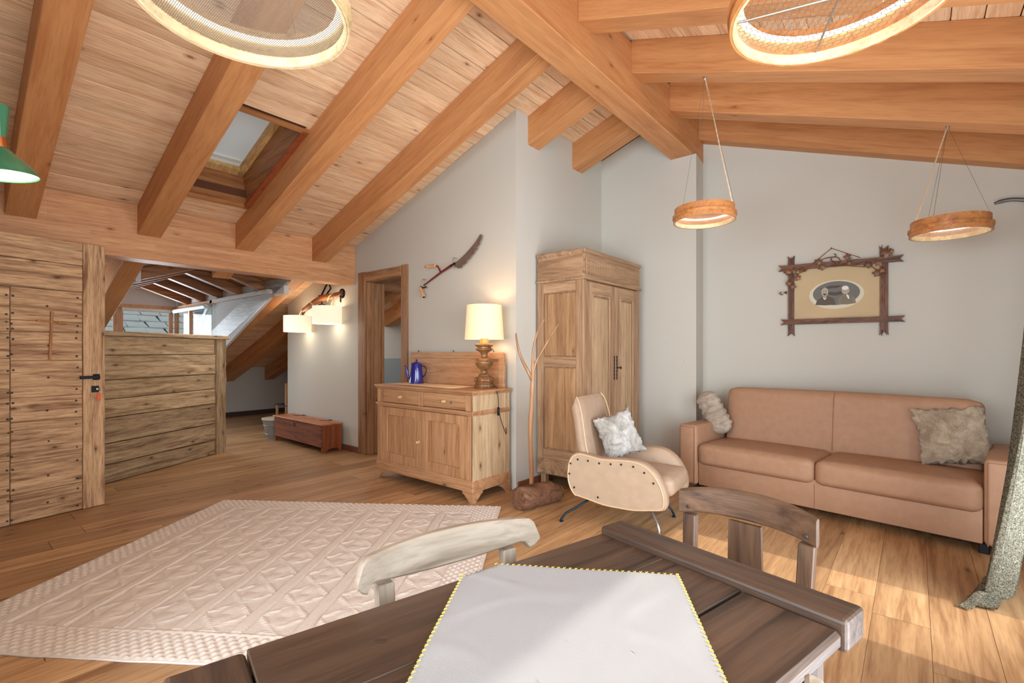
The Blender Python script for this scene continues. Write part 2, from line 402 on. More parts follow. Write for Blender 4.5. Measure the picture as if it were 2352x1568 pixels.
# ---- walls
DY = (4.56, 5.36); DZ = 2.22
bm = nb()
prism(bm, [(2.871, -.05), (DY[0], -.05), (DY[0], zL(DY[0])+.01), (2.871, zL(2.871)+.01)], 'x', 3.5, 3.7)
prism(bm, [(DY[1], -.05), (7.44, -.05), (7.44, zL(7.44)+.01), (DY[1], zL(DY[1])+.01)], 'x', 3.5, 3.7)
prism(bm, [(DY[0], DZ), (DY[1], DZ), (DY[1], zL(DY[1])+.01), (DY[0], zL(DY[0])+.01)], 'x', 3.5, 3.7)
struct('wall_back', bm, plaster)
bm = nb(); box(bm, 3.52, 5.3, 2.872, 3.02, -.05, zL(2.872)+.01); struct('wall_alcove', bm, plaster)
bm = nb(); prism(bm, [(5.113, 1.754), (5.44, 1.792), (5.44, 2.875), (5.113, 2.875)], 'z', -.05, 3.379)
box(bm, 5.25, 5.44, 1.80, 2.875, 3.379, 3.85); prism(bm, [(2.027, 3.379), (2.875, 3.379), (2.875, zL(2.875)), (2.027, zL(2.027))], 'x', 5.113, 5.26)
struct('wall_alcove_end', bm, plaster)
bm = nb(); prism(bm, [(-.9, -.05), (1.80, -.05), (1.80, zR(1.80)), (-.9, zR(-.9))], 'x', 5.438, 5.6); struct('wall_right', bm, plaster)
# window wall with two tall openings
WO = [(-.60, 1.90), (2.565, 3.42)]
bm = nb(); HB, HT = .04, 2.22
for a, b, z0, z1 in [(-1.7, WO[0][0], -.05, 3.0), (WO[0][1], WO[1][0], -.05, 3.0), (WO[1][1], 5.44, -.05, 3.0), (WO[0][0], WO[0][1], HT, 3.0), (WO[1][0], WO[1][1], HT, 3.0), (WO[0][0], WO[0][1], -.05, HB), (WO[1][0], WO[1][1], -.05, HB)]:
    box(bm, a, b, -.92, -.72, z0, z1)
struct('wall_window', bm, plaster)
glass = plain('glass', (245, 250, 250), .02, trans=1, spec=.5)
for n, (a, b) in enumerate(WO):
    bm = nb()
    for q, e in ([(a, 1.45), (1.45, b)] if b-a > 1.5 else [(a, b)]):
        for x0, x1, z0, z1 in [(q, q+.07, HB, HT), (e-.07, e, HB, HT), (q+.07, e-.07, HB, HB+.08), (q+.07, e-.07, HT-.08, HT)]: box(bm, x0, x1, -.86, -.80, z0, z1, .004)
    wdo = struct('window_%d' % (n+1), bm, frameoak('z'))
# gutter outside, the eaves that cut off the sun
struct('eaves', box(nb(), -1.8, 6.5, -1.42, -1.28, 2.60, 2.80), plain('gutter_copper', (120, 80, 60), .4, metal=.6))
# rear wall (behind the camera) with a window opening, left wall carrying the green lamp
bm = nb()
for a, b, z0, z1 in [(-.72, -.3, -.05, 4), (2.3, 2.5, -.05, 4), (-.3, 2.3, -.05, .5), (-.3, 2.3, 2.5, 4)]: box(bm, -1.85, -1.62, a, b, z0, z1)
struct('wall_rear', bm, plaster)
bm = nb(); box(bm, -1.7, .02, 2.35, 2.5, -.05, 3.8); box(bm, -.15, .02, 2.35, 5.12, -.05, 3.8); box(bm, -.3, -.03, 5.1, 6.2, -.05, 2.7); struct('wall_left', bm, plaster)
# bathroom behind the doorway
bm = nb(); box(bm, 3.6, 6.5, 7.44, 7.6, -.05, 2.1); struct('wall_bathroom', bm, plaster)
bm = nb(); box(bm, 3.7, 6.4, 7.41, 7.442, 0, 1.18); struct('trim_1', bm, plain('grey_wainscot', (150, 160, 162), .7))
bm = nb(); box(bm, 6.4, 6.55, 3.0, 7.6, -.05, 3.4); struct('wall_bathroom_end', bm, plaster)
# eaves space
bm = nb(); box(bm, 1.4, 7.0, 10.55, 10.7, -.05, 1.0); struct('wall_eaves', bm, plaster)
bm = nb(); box(bm, 6.9, 7.0, 7.6, 10.6, -.05, 2.2); struct('wall_eaves_end', bm, plaster)
bm = nb(); box(bm, .28, .38, 6.2, 10.7, -.05, 2.6); struct('wall_stairwell', bm, plaster)
# baseboards
skirt = plain('baseboard_brown', (120, 74, 50), .5)
struct('baseboard_back', bb(3.482, 3.5, 5.47, 7.44, 0, .075, .003), skirt)
struct('baseboard_alcove', bb(3.52, 5.1, 2.854, 2.872, 0, .075, .003), skirt)
struct('baseboard_right', bb(5.42, 5.438, -.7, 1.77, 0, .075, .003), skirt)
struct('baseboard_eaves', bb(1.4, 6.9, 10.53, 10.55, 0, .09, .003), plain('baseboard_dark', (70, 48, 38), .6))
# ---- doorway frame (door_1)
bm = nb()
d1 = struct('door_1', box(nb(), 3.478, 3.51, DY[1]-.03, DY[1]+.115, 0, 2.31, .004), frameoak('z'))
def fr(nm, *a): return obj(nm, bb(*a, .004), frameoak('z'), parent=d1)
fr('door_casing', 3.478, 3.51, DY[0]-.085, DY[0]+.03, 0, 2.31)
obj('door_casing', bb(3.474, 3.51, DY[0]+.03, DY[1]-.03, 2.19, 2.30, .004), frameoak('y'), parent=d1)
fr('door_jamb', 3.51, 3.72, DY[1]-.045, DY[1], 0, 2.22); fr('door_jamb', 3.51, 3.72, DY[0], DY[0]+.045, 0, 2.22)
fr('door_stop', 3.56, 3.60, DY[1]-.065, DY[1]-.045, 0, 2.19)
obj('door_head', bb(3.51, 3.72, DY[0], DY[1], 2.18, 2.22, .003), frameoak('y'), parent=d1)
fr('door_casing', 3.72, 3.75, DY[1]-.07, DY[1]+.1, 0, 2.30)
# ---- rooflight lining with its blind
bm = nb(); n = Vector((0, math.sin(aL), math.cos(aL)))
def slope_pt(x, y, h): return (x, y+h*math.sin(aL), zL(y)+h*math.cos(aL))
def quadbox(bm, x0, x1, y0, y1, h0, h1):
    vs = []
    for h in (h0, h1):
        for (x, y) in ((x0, y0), (x1, y0), (x1, y1), (x0, y1)): vs.append(bm.verts.new(slope_pt(x, y, h)))
    for f in ((0, 1, 2, 3), (7, 6, 5, 4), (0, 4, 5, 1), (1, 5, 6, 2), (2, 6, 7, 3), (3, 7, 4, 0)): bm.faces.new([vs[i] for i in f])
    return bm
sx0, sx1, sy0, sy1 = SK
sky = struct('window_3', quadbox(nb(), sx0-.0, sx0+.03, sy0, sy1, .16, .34), frameoak('y'))
for h0, h1 in ((-.0, .155), (.158, .31)):
    for a in ((sx0, sx1, sy1-.02, sy1+.01), (sx0, sx1, sy0-.01, sy0+.02)): obj('lining_board', quadbox(nb(), *a, h0, h1), pinebrown('x'), parent=sky)
    for a in ((sx1-.012, sx1-.003, sy0, sy1), (sx0+.003, sx0+.012, sy0, sy1)): obj('lining_board', quadbox(nb(), *a, h0, h1), pinebrown('y'), parent=sky)
sashm = wood('sash_pine', (228, 190, 130), (190, 140, 84), 'y', knots=0, var=.02)
for a in ((sx1-.07, sx1, sy0, sy1), (sx0, sx0+.05, sy0, sy1)): obj('sash', quadbox(nb(), *a, .31, .36), sashm, parent=sky)
obj('sash', quadbox(nb(), sx0, sx1, sy1-.10, sy1, .31, .36), sashm, parent=sky)
obj('roller_blind', quadbox(nb(), sx0-.02, sx1+.01, sy0-.05, sy1+.02, .361, .366), translucent('grey_blind', (226, 228, 226)), parent=sky)
obj('blind_bar', quadbox(nb(), sx0+.05, sx1-.09, sy1-.20, sy1-.165, .34, .362), plain('blind_bar', (225, 225, 215), .3), parent=sky)
obj('trim_strip', quadbox(nb(), sx0-.03, sx1+.03, sy1, sy1+.035, -.03, .0), pinebrown('x'), parent=sky)
obj('trim_strip', quadbox(nb(), sx0-.03, sx1+.03, sy0-.035, sy0, -.03, .0), pinebrown('x'), parent=sky)
redt = wood('red_trim', (170, 92, 52), (140, 70, 38), 'y', knots=0, var=.02)
obj('trim_strip', quadbox(nb(), sx1-.03, sx1+.02, sy0-.02, sy1+.03, -.03, .0), redt, parent=sky)
# ---- dormer
XC = 2.17; DZE = 2.105; YF = 10.35
def dz(x): return 2.36-.36*abs(x-XC)+.0
bm = nb()   # gable above windows
prism(bm, [(1.52, 2.10), (2.84, 2.10), (2.84, dz(2.84)+.12), (XC, dz(XC)+.12), (1.52, dz(1.52)+.12)], 'y', YF, YF+.1)
struct('wall_dormer', bm, plaster2)
bm = nb()
for s in (-1, 1):
    xe = XC+s*.75
    prism(bm, [(XC, dz(XC)+.135), (xe, dz(xe)+.135), (xe, dz(xe)+.18), (XC, dz(XC)+.18)], 'y', 6.2, YF+.4)
dorm = struct('dormer_roof', bm, wood('dormer_board', (176, 122, 78), (120, 76, 46), 'y', knots=.3))
dk = wood('dormer_rafter', (170, 116, 72), (104, 64, 40), 'x', knots=.5, bump=.4)
for yy in (6.73, 7.5, 8.24, 8.97, 9.7):
    for s in (-1, 1):
        bm = nb(); xe = XC+s*.70
        prism(bm, [(XC, dz(XC)), (xe, dz(xe)), (xe, dz(xe)+.13), (XC, dz(XC)+.13)], 'y', yy, yy+.1)
        o = obj('dormer_rafter', bm, dk); o['label'] = ''; del o['label']
        o.parent = dorm
# dormer front windows (window_4) and side window (window_5)
lf = wood('window_larch', (214, 170, 130), (190, 140, 100), 'z', knots=0, var=.03)
w4 = struct('window_4', bb(1.5, 2.84, YF-.02, YF+.06, 2.06, 2.12, .004), lf)
def win(parent, pts, mat=lf, nm='window_frame'):
    return obj(nm, bb(*pts, .003), mat, parent=parent)
for x in (1.52, 1.93, 2.00, 2.72): win(w4, (x, x+.06, YF, YF+.06, .9, 2.06))
win(w4, (1.52, 2.78, YF, YF+.06, .9, .96))
wm = plain('cassette_white', (215, 222, 220), .4)
for a, b in ((1.55, 1.92), (2.03, 2.73)):
    bm = nb(); lathe(bm, [(0, 0), (.035, 0), (.035, b-a), (0, b-a)], seg=16, M=Matrix.Translation((a, YF-.05, 2.03)) @ Matrix.Rotation(R(90), 4, 'Y'))
    obj('blind_roller', bm, wm, parent=w4, smooth=True)
for a, b in ((1.585, 1.925), (2.065, 2.715)): obj('pane', bb(a, b, YF+.025, YF+.03, .96, 2.06), glass, parent=w4)
w5 = struct('window_5', bb(2.80, 2.86, 8.5, YF, 2.06, 2.12, .004), lf)
for yy in (YF-.06, 9.55): win(w5, (2.80, 2.86, yy, yy+.06, .9, 2.06))
obj('pane', bb(2.83, 2.835, 8.6, YF-.06, 1.2, 2.06), glass, parent=w5)
bm = nb(); lathe(bm, [(0, 0), (.035, 0), (.035, YF-8.75), (0, YF-8.75)], seg=16, M=Matrix.Translation((2.76, 8.65, 2.03)) @ Matrix.Rotation(R(-90), 4, 'X'))
obj('blind_roller', bm, wm, parent=w5, smooth=True)
# cheek: plaster triangle over the roof slope, grey boarding beside the rafter
bm = nb(); prism(bm, [(6.35, 2.10), (8.75, 2.10), (10.2, .95), (10.2, .5), (6.35, zL(6.35)-.28)], 'x', 2.862, 2.90); struct('wall_dormer_cheek', bm, plaster2)
bm = nb(); prism(bm, [(8.68, 2.10), (8.80, 2.10), (10.25, .95), (10.13, .95)], 'x', 2.84, 2.865); struct('trim_2', bm, white)
gw = wood('grey_boarding', (178, 174, 166), (116, 108, 102), 'y', knots=.3, bump=.6)
bm = nb(); prism(bm, [(6.1, zL(6.1)-.30), (9.6, zL(9.6)-.30), (9.6, zL(9.6)+.02), (6.1, zL(6.1)+.02)], 'x', 2.858, 2.909); struct('trim_3', bm, gw)
struct('wall_dormer_infill', box(box(nb(), 2.868, 2.93, 6.2, YF+.1, 2.05, 2.32), 1.42, 1.47, 6.6, YF+.1, 2.08, 2.32), plaster2)
bm = nb(); box(bm, 2.80, 2.87, 6.5, 8.6, 2.07, 2.125); struct('trim_4', bm, wood('pale_trim', (205, 196, 186), (160, 146, 132), 'y', knots=.4, bump=.6))
# neighbour house and slate roofs seen through the dormer windows
hs = thing('neighbour_house', 'pale neighbouring house with a brown balcony outside the dormer windows', 'house', (8.2, 26, 0))
obj('wall', bb(-4, 4, 0, 4, -2, 4.0), plain('house_white', (150, 150, 150), .8), parent=hs)
obj('roof', prism(nb(), [(-4.6, 3.9), (0, 6.2), (4.6, 3.9), (4.6, 4.1), (0, 6.5), (-4.6, 4.1)], 'y', -.7, 4.5), plain('house_roof', (120, 110, 104), .9), parent=hs)
obj('balcony', bb(-3.9, 3.6, -.8, 0, 1.6, 2.75), plain('balcony_brown', (96, 62, 42), .8), parent=hs)
for x in (-2.4, -.4, 1.6):
    f = obj('window', bb(x, x+.8, -.05, .02, 2.95, 3.75), plain('shutter_brown', (96, 66, 50), .7), parent=hs)
    obj('pane', bb(x+.1, x+.7, -.07, -.05, 3.05, 3.65), plain('dark_pane', (60, 72, 84), .2), parent=f)
# stone slab roof of a lower building, rows of slabs
sr = thing('slate_roof', 'grey stone slab roof seen outside the dormer window on the left', 'roof', (1.9, 15.0, .95))
stone = plain('roof_stone', (120, 122, 120), .9, bump=.4, bscale=12, var=.15)
obj('roof_deck', prism(nb(), [(0, -.1), (4.3, 2.0), (4.3, 1.9), (0, -.2)], 'x', 0, 3.4), plain('deck', (90, 84, 80), .9), parent=sr)
slabm = None
for i in range(10):
    for j in range(7):
        if slabm is None:
            o = obj('slab', bb(0, .48, 0, .55, 0, .06, .01), stone, parent=sr); slabm = o
        else:
            o = slabm.copy(); C.objects.link(o); o.parent = sr
        o.location = (j*.5+(i % 2)*.12, .1+i*.41, .0+.41*.5*i-.0); o.rotation_euler = (R(22), 0, R(rnd.uniform(-4, 4)))
# ---- plank half wall (parapet) with old post
pa = R(30.3)
pr = thing('plank_half_wall', 'half-height wall of wide weathered boards beside the stairwell', 'half wall', (1.07, 6.108, 0), pa)
zs = [1.46, 1.266, 1.02, .83, .646, .39, .185, 0.0]
for k in range(7):
    t = [.0, .012, .004, .01, .002, .013, .006][k]
    obj('plank', bb(-.75, 1.40, -t, .05, zs[k+1]+.006, zs[k]-.002, .006), barn_grey('x') if k > 3 else barn('x'), parent=pr)
obj('backing', bb(-.75, 1.40, .05, .062, 0, 1.46), barn_grey('x'), parent=pr)
bm = nb(); box(bm, 1.40, 1.555, -.03, .12, 0, 1.46, .0)
bmesh.ops.subdivide_edges(bm, edges=[e for e in bm.edges if abs(e.verts[0].co.z-e.verts[1].co.z) > 1], cuts=22)
for v in bm.verts: v.co += Vector((noise.noise(v.co*7)*.012, noise.noise(v.co*7+Vector((5, 0, 0)))*.012, 0)) if 0 < v.co.z < 1.45 else Vector()
obj('post', bm, barn_grey('z'), parent=pr, smooth=True)
obj('cap_board', bb(-.75, 1.60, -.05, .13, 1.462, 1.508, .005), barn('x'), parent=pr)
# ------------------------------------------------------------ entrance door leaf, standing open
dr = bpy.data.objects.new('door_2', None)
# the stile is the door's own mesh so that the leaf is one structure piece with its boards as parts
C.objects.unlink(dr) if dr.name in C.objects else None
bpy.data.objects.remove(dr)
da = math.atan2(-.202, -.979)
def dbox(*a, **k): return bb(*a, **k)
# local frame: x to the left along the leaf, y towards the back of the leaf... z up
door = struct('door_2', box(nb(), .02, 1.0, -.045, -.02, .012, 2.185), door_w('x'), loc=(.929, 5.305, 0), rot=(0, 0, da))
# after the rotation local -y faces away from the camera, so faces for the camera sit at +y
obj('stile', bb(0.0, .148, -.045, .012, .004, 2.196, .004), door_w('z'), parent=door)
zt = [2.192, 2.008, 1.792]
for k in range(2): obj('board', bb(.15, 1.0, -.02, [.008, .006][k], zt[k+1]+.003, zt[k], .004), door_w('x'), parent=door)
zj = [1.788, 1.541, 1.455, 1.231, .949, .766, .467, .226, .006]
for k in range(8):
    t = [.004, .007, .003, .006, .004, .008, .003, .006][k]
    obj('board', bb(.151, .578, -.02, t, zj[k+1]+.0025, zj[k], .004), door_w('x'), parent=door)
    z2 = zj[k+1]+rnd.uniform(-.02, .02) if k < 7 else .006
    z1 = zj[k] if k == 0 else lastz
    obj('board', bb(.582, 1.0, -.02, t+.001, z2+.0025, z1, .004), door_w('x'), parent=door); lastz = z2
nm_ = None
for xx in (.187, .568, .597):
    for k in range(8):
        for q in (.2, .78):
            z = zj[k+1]+(zj[k]-zj[k+1])*q+rnd.uniform(-.012, .012)
            if nm_ is None: o = nm_ = obj('nail', lathe(nb(), [(0, .006), (.006, .0045), (.0085, 0)], seg=8, M=Matrix.Rotation(R(-90), 4, 'X')), nailm, parent=door)
            else: o = nm_.copy(); C.objects.link(o); o.parent = door
            o.location = (xx+rnd.uniform(-.006, .006), .006, z)
for z in (1.66, 1.35, 1.1, .84, .6, .33, .12):
    o = nm_.copy(); C.objects.link(o); o.parent = door; o.location = (.365+rnd.uniform(-.01, .01), .006, z)
bm = nb(); tube(bm, [(.345, .012, 1.62), (.350, .012, 1.45), (.358, .012, 1.24)], [.017, .014, .016], 8, flat=.6)
tube(bm, [(.437, .014, 1.542), (.35, .014, 1.538), (.258, .014, 1.527)], [.012, .013, .012], 8, flat=.7)
obj('cross', bm, wood('cross_wood', (214, 158, 108), (170, 116, 74), 'z', knots=0), parent=door, smooth=True)
bm = nb(); box(bm, .04, .085, .012, .022, 1.065, 1.115, .002); box(bm, .052, .07, .022, .055, 1.08, 1.1, .002); box(bm, .05, .185, .045, .058, 1.078, 1.102, .003)
obj('door_handle', bm, black, parent=door)
bm = nb(); box(bm, .045, .095, .012, .02, .962, 1.016, .002); obj('lock_plate', bm, black, parent=door)
bm = nb(); lathe(bm, [(0, .03), (.009, .028), (.011, 0)], seg=12, M=Matrix.Translation((.066, .02, .99)) @ Matrix.Rotation(R(-90), 4, 'X')); obj('lock_cylinder', bm, steel, parent=door, smooth=True)
ky = thing('key', 'key with a small orange tag hanging from the lock of the old plank door', 'key', (.929+.066*-.979-.05*.202*-0, 5.305+.066*-.202, .99), da)
bm = nb(); box(bm, -.0012, .0012, .045, .075, -.003, .003); lathe(bm, [(.0, .002), (.013, .002), (.013, -.002), (0, -.002)], seg=14, M=Matrix.Translation((0, .085, 0)) @ Matrix.Rotation(R(90), 4, 'Y')); obj('key_blade', bm, steel, parent=ky)
bm = nb(); tube(bm, [(0, .088, -.008), (.006, .088, -.02), (.006, .088, -.036)], .0015, 6); obj('ring', bm, steel, parent=ky)
obj('tag', bb(-.006, .018, .085, .089, -.092, -.034, .003), plain('orange_plastic', (236, 96, 40), .4), parent=ky)

# ------------------------------------------------------------ sideboard
PB = pinebrown
# local x -> world +Y, local y -> world -X ; front at y=.475
sb = thing('sideboard', 'old pine sideboard with two drawers and two doors against the plastered wall', 'sideboard', (3.45, 2.885, 0), R(90))
W = 1.44; F = .49
bm = nb(); box(bm, .035, W-.035, .0, F-.03, .16, .93); obj('carcass', bm, wood('sideboard_pine', (206, 158, 116), (166, 118, 80), 'z', knots=.3, var=.04), parent=sb)
sp, spx = wood('sideboard_pine', (206, 158, 116), (166, 118, 80), 'z', knots=.3, var=.04), wood('sideboard_pine', (206, 158, 116), (166, 118, 80), 'x', knots=.3, var=.08)
spz = sp
bm = nb(); box(bm, 0, W, -.0, F+.025, .942, .966, .006, seg=2); box(bm, .012, W-.012, 0, F+.012, .925, .944, .005); obj('top', bm, spx, parent=sb)
# side panel stained, frame and panel
pale = wood('pale_side_pine', (216, 188, 150), (184, 152, 116), 'z', knots=.35, var=.03)
bm = nb()
box(bm, .025, .038, 0, .07, .16, .925, .002); box(bm, .025, .038, F-.09, F-.0, .16, .925, .002); box(bm, .029, .036, .07, F-.09, .16, .925)
obj('side_panel', bm, pale, parent=sb)
bm = nb(); box(bm, .012, W-.012, 0, F+.014, .762, .785, .004); box(bm, .022, W-.022, 0, F+.004, .745, .764, .003); obj('mid_moulding', bm, spx, parent=sb)
# face frame
for a, b in ((.027, .115), (W-.115, W-.027), (.685, .755)): obj('face_frame', bb(a, b, F-.03, F, .786, .924, .002), spz, parent=sb)
for a, b in ((.027, .10), (W-.10, W-.027)): obj('face_frame', bb(a, b, F-.03, F, .186, .744, .002), spz, parent=sb)
ivory = plain('ivory_knob', (226, 196, 148), .3, spec=.6)
def knob(p, x, y, z, r=.013):
    bm = nb(); lathe(bm, [(0, .03), (r*.9, .027), (r, .02), (r*.6, .012), (r*.5, .004), (r*1.1, .002), (r*1.1, 0), (0, 0)], seg=16, M=Matrix.Translation((x, y, z)) @ Matrix.Rotation(R(-90), 4, 'X'))
    return obj('knob', bm, ivory, parent=p, smooth=True)
for i, (a, b) in enumerate(((.119, .681), (.759, W-.119))):
    d = obj('drawer', bb(a, b, F-.03, F-.006, .79, .922, .003), spx, parent=sb)
    knob(d, (a+b)/2-.01, F-.006, .852)
    if i == 0:
        bm = nb(); disc(bm, (.30, F-.006, .848), .014, (0, 1, 0), .006, 14); obj('plug', bm, plain('grey_plug', (110, 96, 84), .5), parent=d)
for i, (a, b) in enumerate(((.102, .718), (.722, W-.102))):
    d = obj('door', nb() if 0 else prism(nb(), [(a, .185), (b, .185), (b, .74), (a, .74)], 'y', F-.03, F-.018), spz, parent=sb)
    bm = nb(); st = .09
    # frame with rounded upper panel corners
    box(bm, a, a+st, F-.02, F-.002, .185, .74, .003); box(bm, b-st, b, F-.02, F-.002, .185, .74, .003)
    box(bm, a+st, b-st, F-.02, F-.002, .185, .275, .003); box(bm, a+st, b-st, F-.02, F-.002, .66, .74, .003)
    for s, cx in ((1, a+st), (-1, b-st)):
        pts = [(cx, .662), (cx+s*.04, .662)]+[(cx+s*(.04-.04*math.sin(R(t))), .622+.04*math.cos(R(t))) for t in range(15, 91, 15)]
        prism(bm, pts, 'y', F-.019, F-.003)
    obj('door_frame', bm, spz, parent=d)
    n = 4; ww = (b-a-2*st)/n
    for k in range(n): obj('panel_board', bb(a+st+k*ww+.0015, a+st+(k+1)*ww-.0015, F-.019, F-.012, .275, .66, .002), wood('sideboard_pine', (200, 152, 110), (164, 116, 78), 'z', knots=.3, var=.04), parent=d)
    if i == 1:
        knob(d, .748, F-.002, .44)
bm = nb(); box(bm, .015, W-.015, 0, F+.01, .088, .165, .004); box(bm, .02, W-.02, 0, F+.004, .163, .185, .003); obj('plinth', bm, spx, parent=sb)
def bracket(x, s, y, sy):
    bm = nb()
    pts = [(0, 0), (.045, 0), (.06, .022), (.085, .04), (.105, .062), (.125, .068), (.13, .088), (0, .088)]
    prism(bm, [(x+s*p, z) for p, z in pts], 'y', y-.022*sy, y)
    prism(bm, [(y-sy*.0225 if p == 0 else y-sy*p, z) for p, z in pts[:1]+[(.0225, 0)]+pts[1:]][1:-1]+[(y-sy*.0225, .088)], 'x', x+s*.0004, x+s*.022)
    obj('foot', bm, spx, parent=sb)
bracket(.015, 1, F+.01, 1); bracket(W-.015, -1, F+.01, 1); bracket(.015, 1, .0, -1); bracket(W-.015, -1, .0, -1)
bm = nb(); box(bm, .07, W+.005, .005, .02, .966, 1.285)
for a in ((.07, W+.005, 1.235, 1.295), (.07, W+.005, .966, 1.0)): box(bm, a[0], a[1], .02, .034, a[2], a[3], .002)
for a in ((.07, .135), (W-.05, W+.005)): box(bm, a[0], a[1], .02, .034, 1.0, 1.235, .002)
obj('back_board', bm, spx, parent=sb)
for x in (.22, .78, 1.34):
    bm = nb(); tube(bm, [(x, .0, 1.30), (x, .012, 1.318)], .004, 6); obj('peg', bm, nailm, parent=sb)
# runner
rn = obj('table_runner', soft(nb(), 0, .30, 0, .98, 0, .0035, .001, cuts=3), plain('cream_runner', (232, 206, 172), .9, bump=.3, bscale=200), loc=(3.02, 3.25, .9665), rot=(0, 0, R(-3)))
tag(rn, 'cream cloth runner lying on top of the old pine sideboard', 'runner')
# coffee pot
blue = plain('blue_enamel', (28, 30, 130), .12, spec=.9)
pt = thing('coffee_pot', 'blue enamel coffee pot on the cream runner', 'coffee pot', (3.25, 4.02, .970), R(-50))
obj('body', lathe(nb(), [(0, 0), (.073, 0), (.077, .006), (.074, .02), (.052, .195), (.054, .2), (.0, .2)], seg=36), blue, parent=pt, smooth=True)
l = obj('lid', lathe(nb(), [(.056, .198), (.057, .204), (.04, .218), (.018, .226), (.007, .23), (.006, .236), (.011, .244), (.008, .252), (0, .254)], seg=28), blue, parent=pt, smooth=True)
tube_pts = spline([(-.062, 0, .055), (-.085, 0, .065), (-.098, 0, .10), (-.103, 0, .145), (-.115, 0, .175), (-.128, 0, .185)])
n = len(tube_pts); obj('spout', tube(nb(), tube_pts, [.017-.010*i/(n-1) for i in range(n)], 12), blue, parent=pt, smooth=True)
obj('handle', tube(nb(), spline([(.052, 0, .18), (.085, 0, .178), (.103, 0, .145), (.092, 0, .10), (.068, 0, .065)]), .0065, 8), plain('handle_enamel', (22, 30, 74), .2, spec=.8), parent=pt, smooth=True)
obj('hinge', bb(.045, .07, -.008, .008, .196, .206, .002), nailm, parent=pt)
# table lamp
tl = thing('table_lamp', 'turned wooden table lamp with a cream fabric shade on the sideboard', 'lamp', (3.26, 3.055, .966), 0)
brown = wood('turned_wood', (150, 104, 62), (86, 54, 32), 'z', knots=0, rough=.25, spec=.6, var=.02)
prof = [(0, 0), (.092, 0), (.094, .005), (.094, .034), (.088, .04), (.083, .042), (.084, .052), (.090, .062), (.094, .078), (.088, .095), (.07, .106), (.055, .112), (.056, .12), (.05, .128), (.036, .138), (.032, .155), (.036, .168), (.05, .18), (.07, .2), (.083, .225), (.083, .245), (.07, .27), (.046, .285), (.034, .29), (.032, .315), (.04, .33), (.06, .342), (.078, .352), (.08, .362), (.066, .37), (.066, .38), (.083, .39), (.086, .402), (.078, .41), (0, .41)]
obj('base', lathe(nb(), prof, seg=40), brown, parent=tl, smooth=True)
obj('neck', lathe(nb(), [(.038, .41), (.04, .42), (.037, .50), (0, .5)], seg=24), wood('neck_wood', (214, 168, 104), (180, 130, 76), 'z', knots=0, var=.02), parent=tl, smooth=True)
def shade_mat(name, col, e, tr=.0):
    if name in MC: return MC[name]
    N = NT(name); b = N.b; b.inputs['Base Color'].default_value = s2l(col); b.inputs['Roughness'].default_value = .9
    b.inputs['Emission Color'].default_value = s2l(col); b.inputs['Emission Strength'].default_value = e
    tc = N.n('ShaderNodeTexCoord'); n = N.n('ShaderNodeTexNoise', i_Scale=220.0, i_Detail=2.0); N.l(tc, 'Object', n, 0)
    bp = N.n('ShaderNodeBump', i_Strength=.25, i_Distance=.001); N.l(n, 0, bp, 'Height'); N.l(bp, 0, b, 'Normal')
    MC[name] = N.m; return N.m
shm = shade_mat('lit_cream_shade', (250, 224, 176), .27)
def drum(bm, r0, r1, z0, z1, t=.002, seg=48, c=(0, 0)):
    lathe(bm, [(r0, z0), (r1, z1), (r1-t, z1), (r0-t, z0), (r0, z0)], c=(c[0], c[1], 0), seg=seg); return bm
obj('lamp_shade', drum(nb(), .182, .160, .452, .765), shm, parent=tl, smooth=True)
bulbm = plain('warm_bulb', (255, 226, 180), .5, emit=5)
obj('bulb', lathe(nb(), [(0, .52), (.02, .525), (.032, .56), (.02, .6), (0, .61)], seg=16), bulbm, parent=tl, smooth=True)
add_light('table_lamp_light', 'POINT', (3.26, 3.055, 1.58), (0, 0, 0), 4, (1, .80, .55), shadow_soft_size=.04)
bm = nb(); tube(bm, spline([(.09, -.02, .018), (.05, -.10, .012), (-.01, -.16, -.01), (-.02, -.19, -.08), (-.015, -.195, -.2), (.02, -.205, -.32), (.08, -.19, -.40), (.12, -.165, -.42), (.10, -.18, -.36)], 6), .0035, 6)
box(bm, -.033, -.013, -.203, -.185, -.235, -.16, .004); obj('cord', bm, black, parent=tl, smooth=True)

# ------------------------------------------------------------ wardrobe
wd = thing('wardrobe', 'tall bleached wooden wardrobe with two panelled doors standing in the alcove', 'wardrobe', (3.80, 2.32, 0), 0)
W, D, H = 1.16, .53, 2.25
wl = wood('bleached_walnut', (194, 158, 124), (138, 104, 76), 'z', rough=.6, knots=.15, var=.08, bump=.3, spec=.25, knotc=(96, 62, 40))
wx = wood('bleached_walnut', (194, 158, 124), (138, 104, 76), 'x', rough=.6, knots=.1, var=.08, bump=.3, spec=.25, knotc=(96, 62, 40))
wy = wood('bleached_walnut', (194, 158, 124), (138, 104, 76), 'y', rough=.6, knots=.1, var=.08, bump=.3, spec=.25, knotc=(96, 62, 40))
obj('carcass', bb(.02, W-.02, .03, D, .12, 2.18), wl, parent=wd)
bm = nb(); box(bm, -.012, W+.012, -.02, D, 2.215, 2.25, .006); box(bm, 0, W, -.005, D, 1.985, 2.218, .003)
box(bm, -.016, W+.016, -.022, D, 1.968, 1.99, .006, seg=2); obj('cornice', bm, wx, parent=wd)
